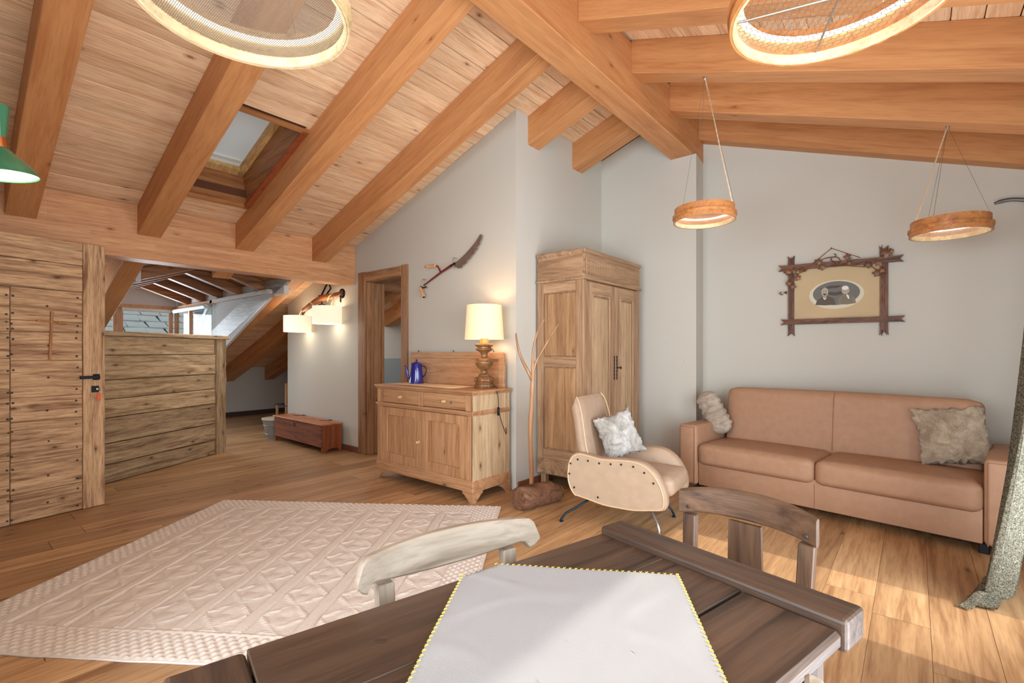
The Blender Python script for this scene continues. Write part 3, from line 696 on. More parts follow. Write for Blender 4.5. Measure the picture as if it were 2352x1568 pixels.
# fluted frieze
bm = nb()
for a in ((.10, W-.10, 2.175, 2.183), (.10, W-.10, 2.012, 2.020)): box(bm, a[0], a[1], -.012, -.004, a[2], a[3], .002)
for a in (.10, W-.108): box(bm, a, a+.008, -.012, -.004, 2.012, 2.183, .002)
nfl_ = 30
for k in range(nfl_):
    x = .125+k*(W-.25)/(nfl_-1); box(bm, x-.009, x+.009, -.010, -.004, 2.035, 2.16, .003)
for x in (.03, W-.06): box(bm, x, x+.03, -.013, -.004, 2.02, 2.17, .003)
obj('frieze', bm, wx, parent=wd)
# stiles of the front
for a, b in ((.0, .05), (W-.05, W)): obj('corner_post', bb(a, b, 0, .05, .12, 1.97, .003), wl, parent=wd)
for i, (a, b) in enumerate(((.055, .592), (.600, W-.055))):
    d = obj('door', prism(nb(), [(a, .30), (b, .30), (b, 1.955), (a, 1.955)], 'y', .012, .028), wl, parent=wd)
    st = .095
    for q in ((a, a+st), (b-st, b)): obj('door_stile', bb(q[0], q[1], -.004, .014, .30, 1.955, .004), wl, parent=d)
    for q in ((.30, .42), (1.85, 1.955)): obj('door_rail', bb(a+st, b-st, -.004, .014, q[0], q[1], .004), wx, parent=d)
    bm = nb(); m = .022
    x0, x1, z0, z1 = a+st, b-st, .42, 1.85
    for t in ((x0, x0+m, z0, z1), (x1-m, x1, z0, z1), (x0+m, x1-m, z0, z0+m), (x0+m, x1-m, z1-m, z1)): box(bm, t[0], t[1], -.012, .014, t[2], t[3], .008, seg=2)
    obj('door_moulding', bm, wl, parent=d)
    bm = nb(); box(bm, x0+m+.01, x1-m-.01, .002, .014, z0+m+.01, z1-m-.01, .008); obj('door_panel', bm, wood('poplar_panel', (204, 172, 136), (164, 132, 98), 'z', knots=.25, rough=.6, var=.05, knotc=(110, 74, 48)), parent=d)
    bm = nb(); x = .575 if i == 0 else .63; tube(bm, [(x, -.008, 1.02), (x, -.008, 1.26)], .004, 6)
    for k in range(7): tube(bm, [(x-.009, -.007, 1.03+k*.036), (x+.009, -.007, 1.04+k*.036)], .004, 5)
    if i == 1: tube(bm, [(x, -.01, 1.14), (x, -.04, 1.14)], .004, 6); lathe(bm, [(0, .003), (.014, .003), (.014, -.003), (0, -.003)], seg=12, M=Matrix.Translation((x+.012, -.045, 1.14)) @ Matrix.Rotation(R(90), 4, 'X')); tube(bm, [(x-.01, -.03, 1.14), (x+.05, -.03, 1.145)], .003, 6)
    obj('escutcheon', bm, black, parent=d)
# left side: frame with two panels
bm = nb()
for y0, y1 in ((0.051, .085), (D-.075, D)): box(bm, .0, .022, y0, y1, .12, 1.97, .002)
obj('side_stile', bm, wl, parent=wd)
for z0, z1 in ((.271, .36), (1.16, 1.25), (1.87, 1.967)): obj('side_rail', bb(.0, .022, .086, D-.076, z0, z1, .002), wy, parent=wd)
obj('cornice_side', bb(-.003, .01, .012, D-.012, 1.995, 2.205, .002), wy, parent=wd)
for z0, z1 in ((.37, 1.15), (1.26, 1.86)): obj('side_panel', bb(.008, .02, .085, D-.085, z0, z1, .006), wood('walnut_panel', (190, 150, 108), (138, 98, 68), 'z', knots=.35, rough=.6, var=.06), parent=wd)
bm = nb(); box(bm, -.006, W+.006, -.01, D, .12, .26, .005); box(bm, -.010, W+.010, -.014, D, .25, .27, .004); obj('plinth', bm, wx, parent=wd)
for x in (.03, W-.09):
    for y_ in (.02, D-.08): obj('foot', bb(x, x+.06, y_, y_+.06, 0, .12, .006), wl, parent=wd)

# ------------------------------------------------------------ driftwood stand on a log
cs = thing('coat_stand', 'forked branch coat stand on a split log between the sideboard and the wardrobe', 'coat stand', (3.30, 2.45, 0), R(-50.15))
bm = nb(); nseg, nr = 26, 28
rings = []
for i in range(nseg+1):
    x = -.215+.43*i/nseg; taper = 1-.12*max(0, i/nseg)
    if i in (0, nseg): taper *= .93
    ring = []
    for k in range(nr):
        a = 2*math.pi*k/nr; ca, sa = math.cos(a), math.sin(a)
        rr = .095*taper*(1+.12*noise.noise(Vector((x*4, ca*1.2, sa*1.2)))+.05*noise.noise(Vector((x*12, ca*4, sa*4))))
        ry, rz = rr*1.05*ca, rr*1.08*sa
        if x > .13 and sa > -.2: rz *= .72
        if x > .175: ry *= .8; rz *= .8
        ring.append(bm.verts.new((x, ry, max(-.088, rz)+.0925)))
    rings.append(ring)
for a, b in zip(rings, rings[1:]):
    for k in range(nr): bm.faces.new((a[k], a[(k+1) % nr], b[(k+1) % nr], b[k]))
bm.faces.new(rings[0][::-1]); bm.faces.new(rings[-1])
bmesh.ops.transform(bm, matrix=Matrix.Translation((.0, 0, -.0045)) @ Matrix.Rotation(R(38), 4, 'Z') @ Matrix.Diagonal((1.08, 1, 1, 1)), verts=bm.verts)
obj('log', bm, wood('log_wood', (150, 108, 80), (78, 50, 38), 'x', knots=.3, rough=.75, bump=1.0, var=.02), parent=cs, smooth=True)
lw = wood('branch_wood', (198, 146, 98), (136, 92, 60), 'z', knots=.3, rough=.35, spec=.6, var=.02, bump=.4)
def tp(x, z, y=0): return (x, y, z)
bm = nb(); P = spline([tp(-.07, .10), tp(-.068, .3), tp(-.078, .6), tp(-.066, .85), tp(-.06, 1.0), tp(-.055, 1.12)], 5); n = len(P)
tube(bm, P, [.019-.002*math.sin(i*.9) for i in range(n)], 12); obj('pole', bm, lw, parent=cs, smooth=True)
def br(pts, r0, r1):
    P = spline(pts, 6); n = len(P); obj('branch', tube(nb(), P, [r0+(r1-r0)*i/(n-1) for i in range(n)], 10), lw, parent=cs, smooth=True)
br([tp(-.06, 1.06), tp(-.10, 1.14), tp(-.155, 1.25, .02), tp(-.187, 1.36, .02), tp(-.2, 1.46, .03)], .017, .007)
br([tp(-.056, 1.08), tp(-.057, 1.2), tp(-.052, 1.32), tp(-.02, 1.46), tp(.04, 1.575)], .017, .004)
br([tp(-.052, 1.1), tp(-.035, 1.2), tp(.03, 1.32, .01), tp(.10, 1.44, .01), tp(.165, 1.54, .01)], .014, .004)
# ------------------------------------------------------------ sofa
sf = thing('sofa', 'long tan leather two-cushion sofa against the right wall', 'sofa', (4.535, 1.72, 0), R(-97.4))
LW = 2.25
bm = nb(); box(bm, .178, LW-.178, .03, .80, .068, .30, .012, seg=2); obj('base', bm, leather, parent=sf, smooth=True)
for i, (a, b) in enumerate(((.0, .175), (LW-.175, LW))):
    bm = nb(); box(bm, a, b, 0, .84, .068, .62, .03, seg=4); obj('arm', bm, leather, parent=sf, smooth=True)
    bm = nb(); x = a+.004; 
    tube(bm, [(a+.02, -.001, .07), (a+.02, -.001, .600), (b-.02, -.001, .600), (b-.02, -.001, .07)], .0035, 6); obj('arm_seam', bm, plain('seam_leather', (150, 104, 72), .6), parent=sf)
for a, b in ((.178, 1.122), (1.128, LW-.178)):
    bm = nb(); soft(bm, a, b, -.005, .60, .262, .455, .05, bulge=.016, cuts=9); obj('seat_cushion', bm, leather, parent=sf, smooth='all')
obj('front_seam', bb(1.1235, 1.1265, .026, .03, .07, .262), plain('seam_leather', (150, 104, 72), .6), parent=sf)
bm = nb(); soft(bm, .205, 2.045, .0, .24, 0, .56, .06, bulge=.012, cuts=10)
bmesh.ops.transform(bm, matrix=Matrix.Translation((0, .52, .40)) @ Matrix.Rotation(R(-7), 4, 'X'), verts=bm.verts); obj('backrest', bm, leather, parent=sf, smooth='all')
bm = nb(); tube(bm, [(1.125, .515, .46), (1.125, .568, .90), (1.125, .60, .945)], .0025, 6); obj('back_seam', bm, plain('seam_leather', (150, 104, 72), .6), parent=sf)
for x in (.15, LW-.2):
    for y_ in (.06, .74): obj('foot', bb(x, x+.05, y_, y_+.05, 0, .07, .004), black, parent=sf)
# cushions
def pillow(name, w, h, t, mat, label, loc, rot, ruff=.02, seed=0):
    bm = nb(); n = 44
    def P(u, v, s):
        e = max(0, (1-abs(u)**2.6))**.5*max(0, (1-abs(v)**2.6))**.5
        pinch = 1-.10*(1-abs(u)**2)*(abs(v)**3); pinch2 = 1-.10*(1-abs(v)**2)*(abs(u)**3)
        p = Vector((u*w/2*pinch2, s*(t/2)*e**.8, v*h/2*pinch))
        d = noise.fractal(p*17+Vector((seed, 0, s)), 1, 2, 3)*ruff*.8+noise.noise(p*60+Vector((0, seed, 0)))*ruff*.35
        q = Vector((u*.5, s*(.3+e), v*.5)).normalized()
        ed = max(abs(u), abs(v))
        rim = Vector((u, 0, v)).normalized()*noise.noise(p*38)*ruff*1.1 if ed > .93 and p.length > 0 else Vector()
        return p+q*d+rim
    G = {}
    for s in (-1, 1):
        for i in range(n+1):
            for j in range(n+1):
                if (i in (0, n) or j in (0, n)) and s == 1: G[s, i, j] = G[-1, i, j]; continue
                G[s, i, j] = bm.verts.new(P(2*i/n-1, 2*j/n-1, s))
        for i in range(n):
            for j in range(n):
                f = [G[s, i, j], G[s, i+1, j], G[s, i+1, j+1], G[s, i, j+1]]
                bm.faces.new(f if s < 0 else f[::-1])
    o = obj(name, bm, mat, loc=loc, rot=rot, smooth='all'); return tag(o, label, 'cushion')
pillow('fur_cushion', .43, .43, .15, fur('beige_fur', (224, 202, 172), (170, 144, 116), 8), 'square beige fur cushion leaning at the right end of the sofa', (4.80, -.215, .685), (R(-16), R(-7), R(-82)), seed=3)
pillow('fur_cushion', .33, .36, .14, fur('white_fur', (238, 234, 226), (170, 160, 148), 8), 'white fur cushion leaning in the light tan armchair', (3.50, 1.81, .64), (R(-22), R(-14), R(-32)), seed=9)
# fur bolster
bm = nb(); n, m = 60, 40; rings = []
for i in range(n+1):
    s = i/n; x = -.225+.45*s; e = min(1, math.sin(min(s, 1-s)*math.pi*2.6)**.55 if min(s, 1-s) < .19 else 1)
    ring = []
    for k in range(m):
        a = 2*math.pi*k/m
        r = .102*e*(1+.07*math.sin(s*math.pi*2*7.5+.5*math.sin(a*2)))+.010*noise.noise(Vector((x*28, math.cos(a)*2.6, math.sin(a)*2.6)))+.006*noise.noise(Vector((x*90, math.cos(a)*7, math.sin(a)*7)))
        if i in (0, n): r = .004
        ring.append(bm.verts.new((r*math.cos(a), r*math.sin(a), x)))
    rings.append(ring)
for a, b in zip(rings, rings[1:]):
    for k in range(m): bm.faces.new((a[k], a[(k+1) % m], b[(k+1) % m], b[k]))
bm.faces.new(rings[0][::-1]); bm.faces.new(rings[-1])
ax = Vector((4.93, 1.43, .545)); tx = Vector((4.99, 1.62, .86)); dv = (tx-ax).normalized()
o = obj('fur_bolster', bm, fur('cream_fur', (228, 210, 186), (182, 158, 134), 8), loc=(ax+tx)/2+Vector((0, -.0, .0)), smooth='all'); o.rotation_euler = dv.to_track_quat('Z', 'Y').to_euler()
tag(o, 'cream fur bolster leaning in the left corner of the sofa', 'cushion')
# ------------------------------------------------------------ armchair
ac_a = math.atan2(-.99, .12)   # facing direction
ac = thing('armchair', 'small light tan leather armchair with studded side panels in front of the wardrobe', 'armchair', (3.53, 1.695, 0), ac_a)
# local x = forward, local y = left (towards the far side from the camera is +y)
def arm_outline(k=0):
    pts = [(-.425, .36), (-.42, .30), (-.395, .235), (-.36, .195), (-.34, .195), (-.25, .18), (-.12, .158), (.0, .155), (.12, .158), (.24, .178), (.33, .20), (.345, .27), (.325, .35), (.28, .43), (.22, .485), (.15, .515), (.05, .52), (-.05, .513), (-.15, .508), (-.25, .522), (-.33, .527), (-.385, .50), (-.415, .44)]
    P = spline([(x, 0, z) for x, z in pts+[pts[0]]], 4)[:-1]
    return [(p.x, p.z) for p in P]
studm = plain('dark_stud', (70, 62, 58), .25, metal=.9)
for s, lb in ((-1, None), (1, None)):
    O = arm_outline()
    bm = nb(); yo = s*.335; yi = s*.235
    cx = sum(p[0] for p in O)/len(O); cz = sum(p[1] for p in O)/len(O)
    def shrink(p, k): return (cx+(p[0]-cx)*k, cz+(p[1]-cz)*k)
    layers = [(.93, yo-s*.004), (.985, yo-s*.004), (1.0, yo-s*.015), (1.0, yo-s*.035), (1.0, (yo+yi)/2), (.99, yi+s*.02), (.95, yi), (.5, yi)]
    rings = [[bm.verts.new((q[0], y_, q[1])) for q in (shrink(p, k) for p in O)] for k, y_ in layers]
    for a, b in zip(rings, rings[1:]):
        for k in range(len(O)): bm.faces.new((a[k], a[(k+1) % len(O)], b[(k+1) % len(O)], b[k]))
    bm.faces.new(rings[0]); bm.faces.new(rings[-1])
    arm = obj('arm', bm, leather2, parent=ac, smooth='all')
    bm = nb(); prism(bm, [shrink(p, .945) for p in O], 'y', yo-s*.002, yo+s*.004); obj('side_panel', bm, plain('panel_leather', (188, 162, 136), .5, bump=.1, bscale=120, var=.05, spec=.3), parent=arm)
    bm = nb(); top = [p for p in O if p[1] > .2]; Q = [(shrink(p, .952)) for p in O]
    tube(bm, [(q[0], yo+s*.003, q[1]) for q in Q+[Q[0]]], .005, 6, cap=False); obj('piping', bm, plain('piping', (222, 190, 152), .5), parent=arm)
    for (x, z) in [(-.385, .44), (-.395, .36), (-.355, .26), (-.325, .478), (-.24, .478), (-.15, .47), (-.06, .475), (.02, .482), (.11, .478), (.19, .445), (.255, .38), (-.16, .215)]:
        bm = nb(); disc(bm, (x, yo+s*.004, z), .008, (0, s, 0), .007, 10); obj('stud', bm, studm, parent=arm)
bm = nb(); soft(bm, -.26, .36, -.24, .24, .26, .40, .045, bulge=.02, cuts=7); obj('seat', bm, leather2, parent=ac, smooth='all')
# backrest: curved sheet with thickness
bm = nb(); prof = [(-.19, .38, .0), (-.25, .45, 0), (-.285, .55, 0), (-.305, .68, 0), (-.325, .80, 0), (-.355, .90, 0), (-.385, .945, 0)]
P = spline([(a, 0, b) for a, b, c in prof], 4); n = len(P); hw = [.245+.03*math.sin(math.pi*i/(n-1)) for i in range(n)]
m = 10; front = []; back = []
for i, p in enumerate(P):
    t = (P[min(i+1, n-1)]-P[max(i-1, 0)]).normalized(); nrm = Vector((t.z, 0, -t.x))
    th = .10 if i < n-6 else .10-.012*(i-(n-6))
    fr_, bk = [], []
    for k in range(m+1):
        u = -1+2*k/m; e = math.sqrt(max(0, 1-abs(u)**6))
        fr_.append(bm.verts.new(p+Vector((0, u*hw[i], 0))+nrm*(.012*(abs(u)**2)-.03*(1-e))))
        bk.append(bm.verts.new(p+Vector((0, u*hw[i], 0))-nrm*(th-.03*(1-e))))
    front.append(fr_); back.append(bk)
for G, fl in ((front, 0), (back, 1)):
    for i in range(n-1):
        for k in range(m): bm.faces.new((G[i][k], G[i][k+1], G[i+1][k+1], G[i+1][k]))
for i in range(n-1):
    for k in (0, m): bm.faces.new((front[i][k], front[i+1][k], back[i+1][k], back[i][k]))
for i in (0, n-1):
    for k in range(m): bm.faces.new((front[i][k], front[i][k+1], back[i][k+1], back[i][k]))
bmesh.ops.subdivide_edges(bm, edges=bm.edges[:], cuts=1, use_grid_fill=True, smooth=.6)
obj('backrest', bm, leather2, parent=ac, smooth='all')
for s in (-1, 1): obj('back_piping', tube(nb(), [P[i]+Vector((.004, s*(hw[i]+.001), 0)) for i in range(3, n)], .0045, 6), plain('piping', (222, 190, 152), .5), parent=ac)
blk = plain('blue_black_steel', (28, 52, 66), .35, metal=.7)
for (fx, fy), (gx, gy) in zip([(.265, .17), (.265, -.235), (-.435, -.40), (-.40, .36)], [(.1, .1), (.1, -.1), (-.17, -.12), (-.17, .12)]):
    bm = nb(); tube(bm, [(gx, gy, .23), (fx*.94, fy*.94, .06), (fx, fy, .02), (fx, fy, .0)], .011, 8, flat=.8); tube(bm, [(fx, fy, .012), (fx, fy, 0)], .014, 10)
    obj('leg', bm, blk if fx < 0 or fy > 0 else steel, parent=ac, smooth=True)
bm = nb(); box(bm, -.2, .14, -.14, .14, .22, .245, .004); obj('under_frame', bm, black, parent=ac)

# ------------------------------------------------------------ rug
A_ = Vector((1.62, 4.63)); B_ = Vector((3.04, 2.65)); ux = (B_-A_).normalized(); LX = 2.43; uy = Vector((ux.y, -ux.x)); 
if uy.dot(Vector((-.8, -.59))) < 0: uy = -uy
LY = 2.12
bm = nb(); NX, NY = 420, 366
def rh(x, y):
    d = min(x, y, LX-x, LY-y)
    if d < .21:
        if d < .012: return .008
        # knotted border: diagonal lattice of small lozenges
        if abs(d-.2) < .008: return .016
        a = ((x+y)/.052) % 1; b = ((x-y)/.052) % 1
        return .009+.008*max(0, math.sin(math.pi*a))*max(0, math.sin(math.pi*b))
    px = (x-.21) % .29; 
    if px < .055: return .017
    q = (px-.055)/.235; yy = (y/.22) % 1
    # cable lozenge with twisted ropes
    dd = abs(q-.5)*2
    loz = abs(dd-abs(yy-.5)*2)
    h = .010+.008*math.exp(-(loz/.16)**2)*(.75+.25*math.sin(y*260+x*120))
    inner = dd+abs(yy-.5)*2
    if dd < .36: h = max(h, .012+.006*math.sin(math.pi*(q-.32)/.36)*abs(math.sin(yy*math.pi*2)))
    if q < .04 or q > .96: h = .006
    return h
V = [[None]*(NY+1) for _ in range(NX+1)]
for i in range(NX+1):
    for j in range(NY+1):
        x, y_ = LX*i/NX, LY*j/NY
        wob = .006*noise.noise(Vector((x*6, y_*6, 0)))
        p = Vector((x+(wob if 0 < j < NY else .004*noise.noise(Vector((x*40, j, 3)))), y_+wob, rh(x, y_)+.0015*noise.noise(Vector((x*90, y_*90, 0)))+.003*noise.noise(Vector((x*2, y_*2, 5)))+.001))
        V[i][j] = bm.verts.new(p)
for i in range(NX):
    for j in range(NY): bm.faces.new((V[i][j], V[i+1][j], V[i+1][j+1], V[i][j+1]))
edge = [V[i][0] for i in range(NX+1)]+[V[NX][j] for j in range(1, NY+1)]+[V[i][NY] for i in range(NX-1, -1, -1)]+[V[0][j] for j in range(NY-1, 0, -1)]
low = [bm.verts.new((v.co.x, v.co.y, .001)) for v in edge]
for k in range(len(edge)): bm.faces.new((edge[k], edge[(k+1) % len(edge)], low[(k+1) % len(edge)], low[k]))
bm.faces.new(low)
M = Matrix(((ux.x, uy.x, 0, 0), (ux.y, uy.y, 0, 0), (0, 0, 1, 0), (0, 0, 0, 1)))
bmesh.ops.transform(bm, matrix=M, verts=bm.verts)
rugm = plain('wool_rug', (222, 210, 200), .95, bump=.5, bscale=260, spec=.05, var=.03, bdist=.004)
o = obj('rug', bm, rugm, loc=(A_.x, A_.y, .0005), smooth='all'); tag(o, 'cream cable-knit wool rug lying askew on the plank floor', 'rug')

# ------------------------------------------------------------ dining table, cloth and chairs
tw = lambda ax: wood('table_walnut', (82, 61, 48), (38, 29, 24), ax, knots=.12, rough=.38, spec=.45, bump=.3, var=.14, knotc=(34, 24, 18))
ta = math.atan2(-.233, .972)
# local origin: far left corner of the top; x along the length towards the sofa, y towards the camera side is -y
tb = thing('dining_table', 'dark worn wooden dining table with breadboard ends', 'table', (1.352-.972*1.145, .687+.233*1.145, 0), ta)
TL, TW = 1.145, .62
for k, (y0, y1) in enumerate(((0, -.215), (-.216, -.42), (-.421, -TW+.0))):
    obj('top_plank', bb(.125, TL-.095, y1, y0-.0006, .73, .765, .002 if k < 2 else .008), tw('x'), parent=tb)
obj('breadboard_end', bb(0, .123, -TW, 0, .728, .765, .012, seg=3), tw('y'), parent=tb)
obj('breadboard_end', bb(TL-.093, TL+.0, -TW-.008, .006, .72, .786, .010, seg=3), tw('y'), parent=tb)
bm = nb(); rl_ = lambda *a: box(bm, *a, .003)
for a in ((.14, TL-.12, -TW+.05, -TW+.07), (.14, TL-.12, -.06, -.04)): rl_(a[0], a[1], a[2], a[3], .64, .734)
obj('apron', bm, tw('x'), parent=tb)
bm = nb()
for a in ((.12, .14), (TL-.13, TL-.11)): box(bm, a[0], a[1], -TW+.05, -.04, .64, .734, .003)
obj('end_apron', bm, tw('y'), parent=tb)
for x in (.10, TL-.155):
    for y_ in (-TW+.03, -.09): obj('leg', bb(x, x+.06, y_, y_+.06, 0, .734, .005), tw('z'), parent=tb)
bm = nb(); disc(bm, (.33, -.12, .7648), .012, (0, 0, 1), .0015, 14); obj('peg', bm, tw('z'), parent=tb)
# cloth
cc = Vector((.862, .862)); c1 = Vector((.532, -.846)).normalized(); c2 = Vector((-.863, -.505)).normalized()
c2 = Vector((c1.y, -c1.x)) if Vector((c1.y, -c1.x)).dot(c2) > 0 else -Vector((c1.y, -c1.x))
CWd, CL = .51, .80
nE = Vector((.233, .972)); e0 = Vector((1.352, .687))
bm = nb(); n1, n2 = 60, 90; G = []
def clothpt(s, t):
    p = cc+c1*s+c2*t
    over = (p-e0).dot(nE)         # distance past the far edge
    z = .7695+.0012*noise.noise(Vector((p.x*9, p.y*9, 0)))+.0015*max(0, math.sin(18*s+6*noise.noise(Vector((p.x*5, p.y*5, 2)))))**6
    if over > 0:
        th = min(over, .012)
        z -= max(0, over-.004); p = p-nE*(over-.006)
    # near edge overhang
    o2 = -(p-(e0-nE*.62)).dot(nE)
    if o2 > 0:
        z -= max(0, o2-.004); p = p+nE*(o2-.006)
    return Vector((p.x, p.y, z))
for i in range(n1+1):
    G.append([bm.verts.new(clothpt(CWd*i/n1, CL*j/n2)) for j in range(n2+1)])
for i in range(n1):
    for j in range(n2): bm.faces.new((G[i][j], G[i+1][j], G[i+1][j+1], G[i][j+1]))
r_ = bmesh.ops.solidify(bm, geom=bm.faces[:], thickness=.0015)
ct = thing('tablecloth', 'white cloth with yellow stitched edge laid diagonally over the dark table', 'tablecloth', (0, 0, 0))
obj('cloth', bm, plain('white_cloth', (214, 214, 216), .85, bump=.25, bscale=240, spec=.1, bdist=.001), parent=ct, smooth='all')
bm = nb(); yel = plain('yellow_thread', (226, 186, 70), .8)
def stitchrow(fs, L):
    k = 0
    while k*.014 < L:
        s = k*.014; a = fs(s, 0); b = fs(s, .006); c_ = fs(min(L, s+.005), 0)
        for p, q in ((a, b), (b, c_)): tube(bm, [p+Vector((0, 0, .0025)), q+Vector((0, 0, .0025))], .0009, 4)
        k += 1
stitchrow(lambda s, d: clothpt(s, d), CWd); stitchrow(lambda s, d: clothpt(d, s), CL); stitchrow(lambda s, d: clothpt(CWd-d, s), CL)
o = obj('stitching', bm, yel, parent=ct); o['kind'] = 'stuff'

def rail_mesh(w, sag, h_mid, h_end, drop, scroll, thick=.028, rise=0):
    """top rail of a chair: bowed in plan (away from the sitter), drooping ends"""
    bm = nb(); n = 40; rings = []
    for i in range(n+1):
        s = -1+2*i/n; x = s*w/2
        yb = sag*(1-s*s)                       # bow
        zt = -drop*abs(s)**2.6
        h = h_mid+(h_end-h_mid)*abs(s)**2
        zb = zt-h
        if scroll:
            if abs(s) > .84: zb = zt-h-.028*math.sin((abs(s)-.84)/.16*math.pi*.9)
            k = max(0, (abs(s)-.90)/.10); zt -= .042*k**2.2; zb += .028*k**2.5; zb = min(zb, zt-.018)
        th = thick*(1-.25*max(0, abs(s)-.8)*2)
        t = thick/2; b = .006
        sec = [(-t, zb+b), (-t+b, zb), (t-b, zb), (t, zb+b), (t, zt-b), (t-b, zt), (-t+b, zt), (-t, zt-b)]
        rings.append([bm.verts.new((x, yb+q[0], q[1])) for q in sec])
    for a, b in zip(rings, rings[1:]):
        for k in range(8): bm.faces.new((a[k], a[(k+1) % 8], b[(k+1) % 8], b[k]))
    bm.faces.new(rings[0][::-1]); bm.faces.new(rings[-1])
    return bm
def chair(label, mat, loc, rz, w, ztop, dark, grp=None, seatdepth=.29):
    ch = thing('dining_chair', label, 'chair', loc, rz, grp)
    yb = 0
    if dark: bm = rail_mesh(w, .045, .088, .078, .022, False)
    else: bm = rail_mesh(w, .055, .092, .05, .006, True)
    bmesh.ops.transform(bm, matrix=Matrix.Translation((0, 0, ztop)), verts=bm.verts)
    obj('top_rail', bm, mat('x'), parent=ch, smooth=True)
    px = w/2-.028 if dark else w/2-.075
    ys = .012 if dark else .035
    for s in (-1, 1):
        bm = nb(); z1 = ztop-.10 if dark else ztop-.085
        tt = .021
        pts = [(s*px, ys, z1), (s*(px-.004), ys-.012, .62), (s*(px-.006), ys-.03, .46), (s*px, ys+.0, 0)]
        rr = []
        for (x, y_, z) in pts: rr.append([bm.verts.new((x+a*tt, y_+b*.014, z)) for a, b in ((-1, -1), (1, -1), (1, 1), (-1, 1))])
        for a, b in zip(rr, rr[1:]):
            for k in range(4): bm.faces.new((a[k], a[(k+1) % 4], b[(k+1) % 4], b[k]))
        bm.faces.new(rr[0][::-1]); bm.faces.new(rr[-1])
        bmesh.ops.bevel(bm, geom=bm.edges[:], offset=.003, segments=1, affect='EDGES')
        obj('back_post', bm, mat('z'), parent=ch)
    if dark:
        bm = nb(); prism(bm, [(-.055, .47), (.055, .47), (.048, ztop-.09), (-.048, ztop-.09)], 'y', .012, .026); obj('splat', bm, mat('z'), parent=ch)
        for s in (-1, 1):
            bm = nb(); disc(bm, (s*px, -.006, ztop-.075), .006, (0, -1, 0), .003, 10); obj('peg', bm, nailm, parent=ch)
    obj('seat', bb(-.20, .20, -seatdepth, .02, .44, .465, .008, seg=2), mat('y'), parent=ch)
    for s in (-1, 1): obj('leg', bb(s*.17-.018, s*.17+.018, -seatdepth+.02, -seatdepth+.055, 0, .44, .004), mat('z'), parent=ch)
    bm = nb(); box(bm, -.16, .16, -seatdepth+.03, -seatdepth+.045, .2, .23); box(bm, -.155, .155, -.03, -.01, .2, .23); obj('stretcher', bm, mat('x'), parent=ch)
    return ch
c_g = None
chair('dining chair with pale scroll-ended top rail between the table and the rug', paleash, (.835, .875, 0), R(-15.5), .50, .845, False)
chair('dark walnut dining chair with a centre splat at the table end facing the sofa', darkwalnut, (1.59, .405, 0), R(-98), .405, .86, True)
chair('pale dining chair on the camera side, only its post tip shows at the bottom right', paleash, (.605, .165, 0), R(166.5), .45, .845, False)
chair('pale dining chair at the left table end, just its rounded top visible', paleash, (.075, .655, 0), R(76.5), .44, .845, False)
# ------------------------------------------------------------ curtain
N_, Z_ = 120, 70
bm = nb(); G = []
def curt(s, z):
    """s 0..1 across the gathered width, z height"""
    k = max(0, 1-z/1.9)
    x = 3.44+.30*s; y_ = -.515
    fold = .032*math.sin(s*math.pi*2*3.2+.3)+.012*math.sin(s*math.pi*2*9+z*1.3)
    bulge = .26*k**1.6*(1-.3*s)
    y_ = y_+fold*(1+.4*k)+bulge*.82
    x = x-.06*k*(1-s)+.10*math.sin(z*2)*.2
    if z < .12:      # puddle on the floor
        q = (.12-z)/.12
        y_ += .07*q*(1-.5*s)+.03*math.sin(s*17)*q; x -= .06*q*(1-s)
        z = .012+.075*(1-q)**1+.035*(math.sin(s*19+q*5)*.5+.5)*math.sin(q*math.pi)
    return Vector((x, y_, z))
for i in range(N_+1):
    G.append([bm.verts.new(curt(i/N_, 2.35*(j/Z_)**1.3)) for j in range(Z_+1)])
for i in range(N_):
    for j in range(Z_): bm.faces.new((G[i][j], G[i+1][j], G[i+1][j+1], G[i][j+1]))
bmesh.ops.solidify(bm, geom=bm.faces[:], thickness=.006)
o = obj('curtain', bm, tweed('grey_tweed'), smooth='all'); tag(o, 'grey mottled tweed curtain trailing on the floor beside the sofa', 'curtain')
rod = obj('curtain_rod', tube(nb(), [(2.2, -.50, 2.37), (3.82, -.50, 2.37)], .013, 12), black, smooth=True); tag(rod, 'black curtain rod above the tall terrace window', 'curtain rod')

# ------------------------------------------------------------ picture with rustic frame
XW = 5.436
pf = thing('picture_frame', 'rustic carved frame with leaves and grapes around an old oval portrait on the right wall', 'picture', (XW, .57, 1.86), 0)
# local: -x faces the room ; y, z in the wall plane.  built with prism along x
carved = wood('carved_oak', (128, 82, 56), (48, 28, 22), 'y', knots=.4, rough=.45, bump=1.0, fine=1.6, spec=.4, var=.05)
carvedz = wood('carved_oak', (128, 82, 56), (48, 28, 22), 'z', knots=.4, rough=.45, bump=1.0, fine=1.6, spec=.4, var=.05)
def notched(L0, L1, c, w, vert, x0, x1, tilt=0):
    """bar from L0 to L1 with V-notched ends, bark-like wobble"""
    h = w/2; n = 26; up = []; dn = []
    for i in range(n+1):
        t = L0+(L1-L0)*i/n; wv = .0022*noise.noise(Vector((t*30, c*9, 0)))
        up.append((t, h+wv+(.004 if i in (0, n) else 0))); dn.append((t, -h+wv*.6-(.004 if i in (0, n) else 0)))
    pts = up+[(L1-.028, 0)]+dn[::-1]+[(L0+.028, 0)]
    pts = [(t, c+o_+tilt*(t-(L0+L1)/2)) for t, o_ in pts]
    if vert: pts = [(b, a) for a, b in pts]
    bm = nb(); prism(bm, pts, 'x', x0, x1); return bm
obj('crossbar', notched(-.50, .47, .262, .052, False, -.050, -.026, .012), carved, parent=pf)
obj('crossbar', notched(-.51, .45, -.268, .050, False, -.050, -.026, .004), carved, parent=pf)
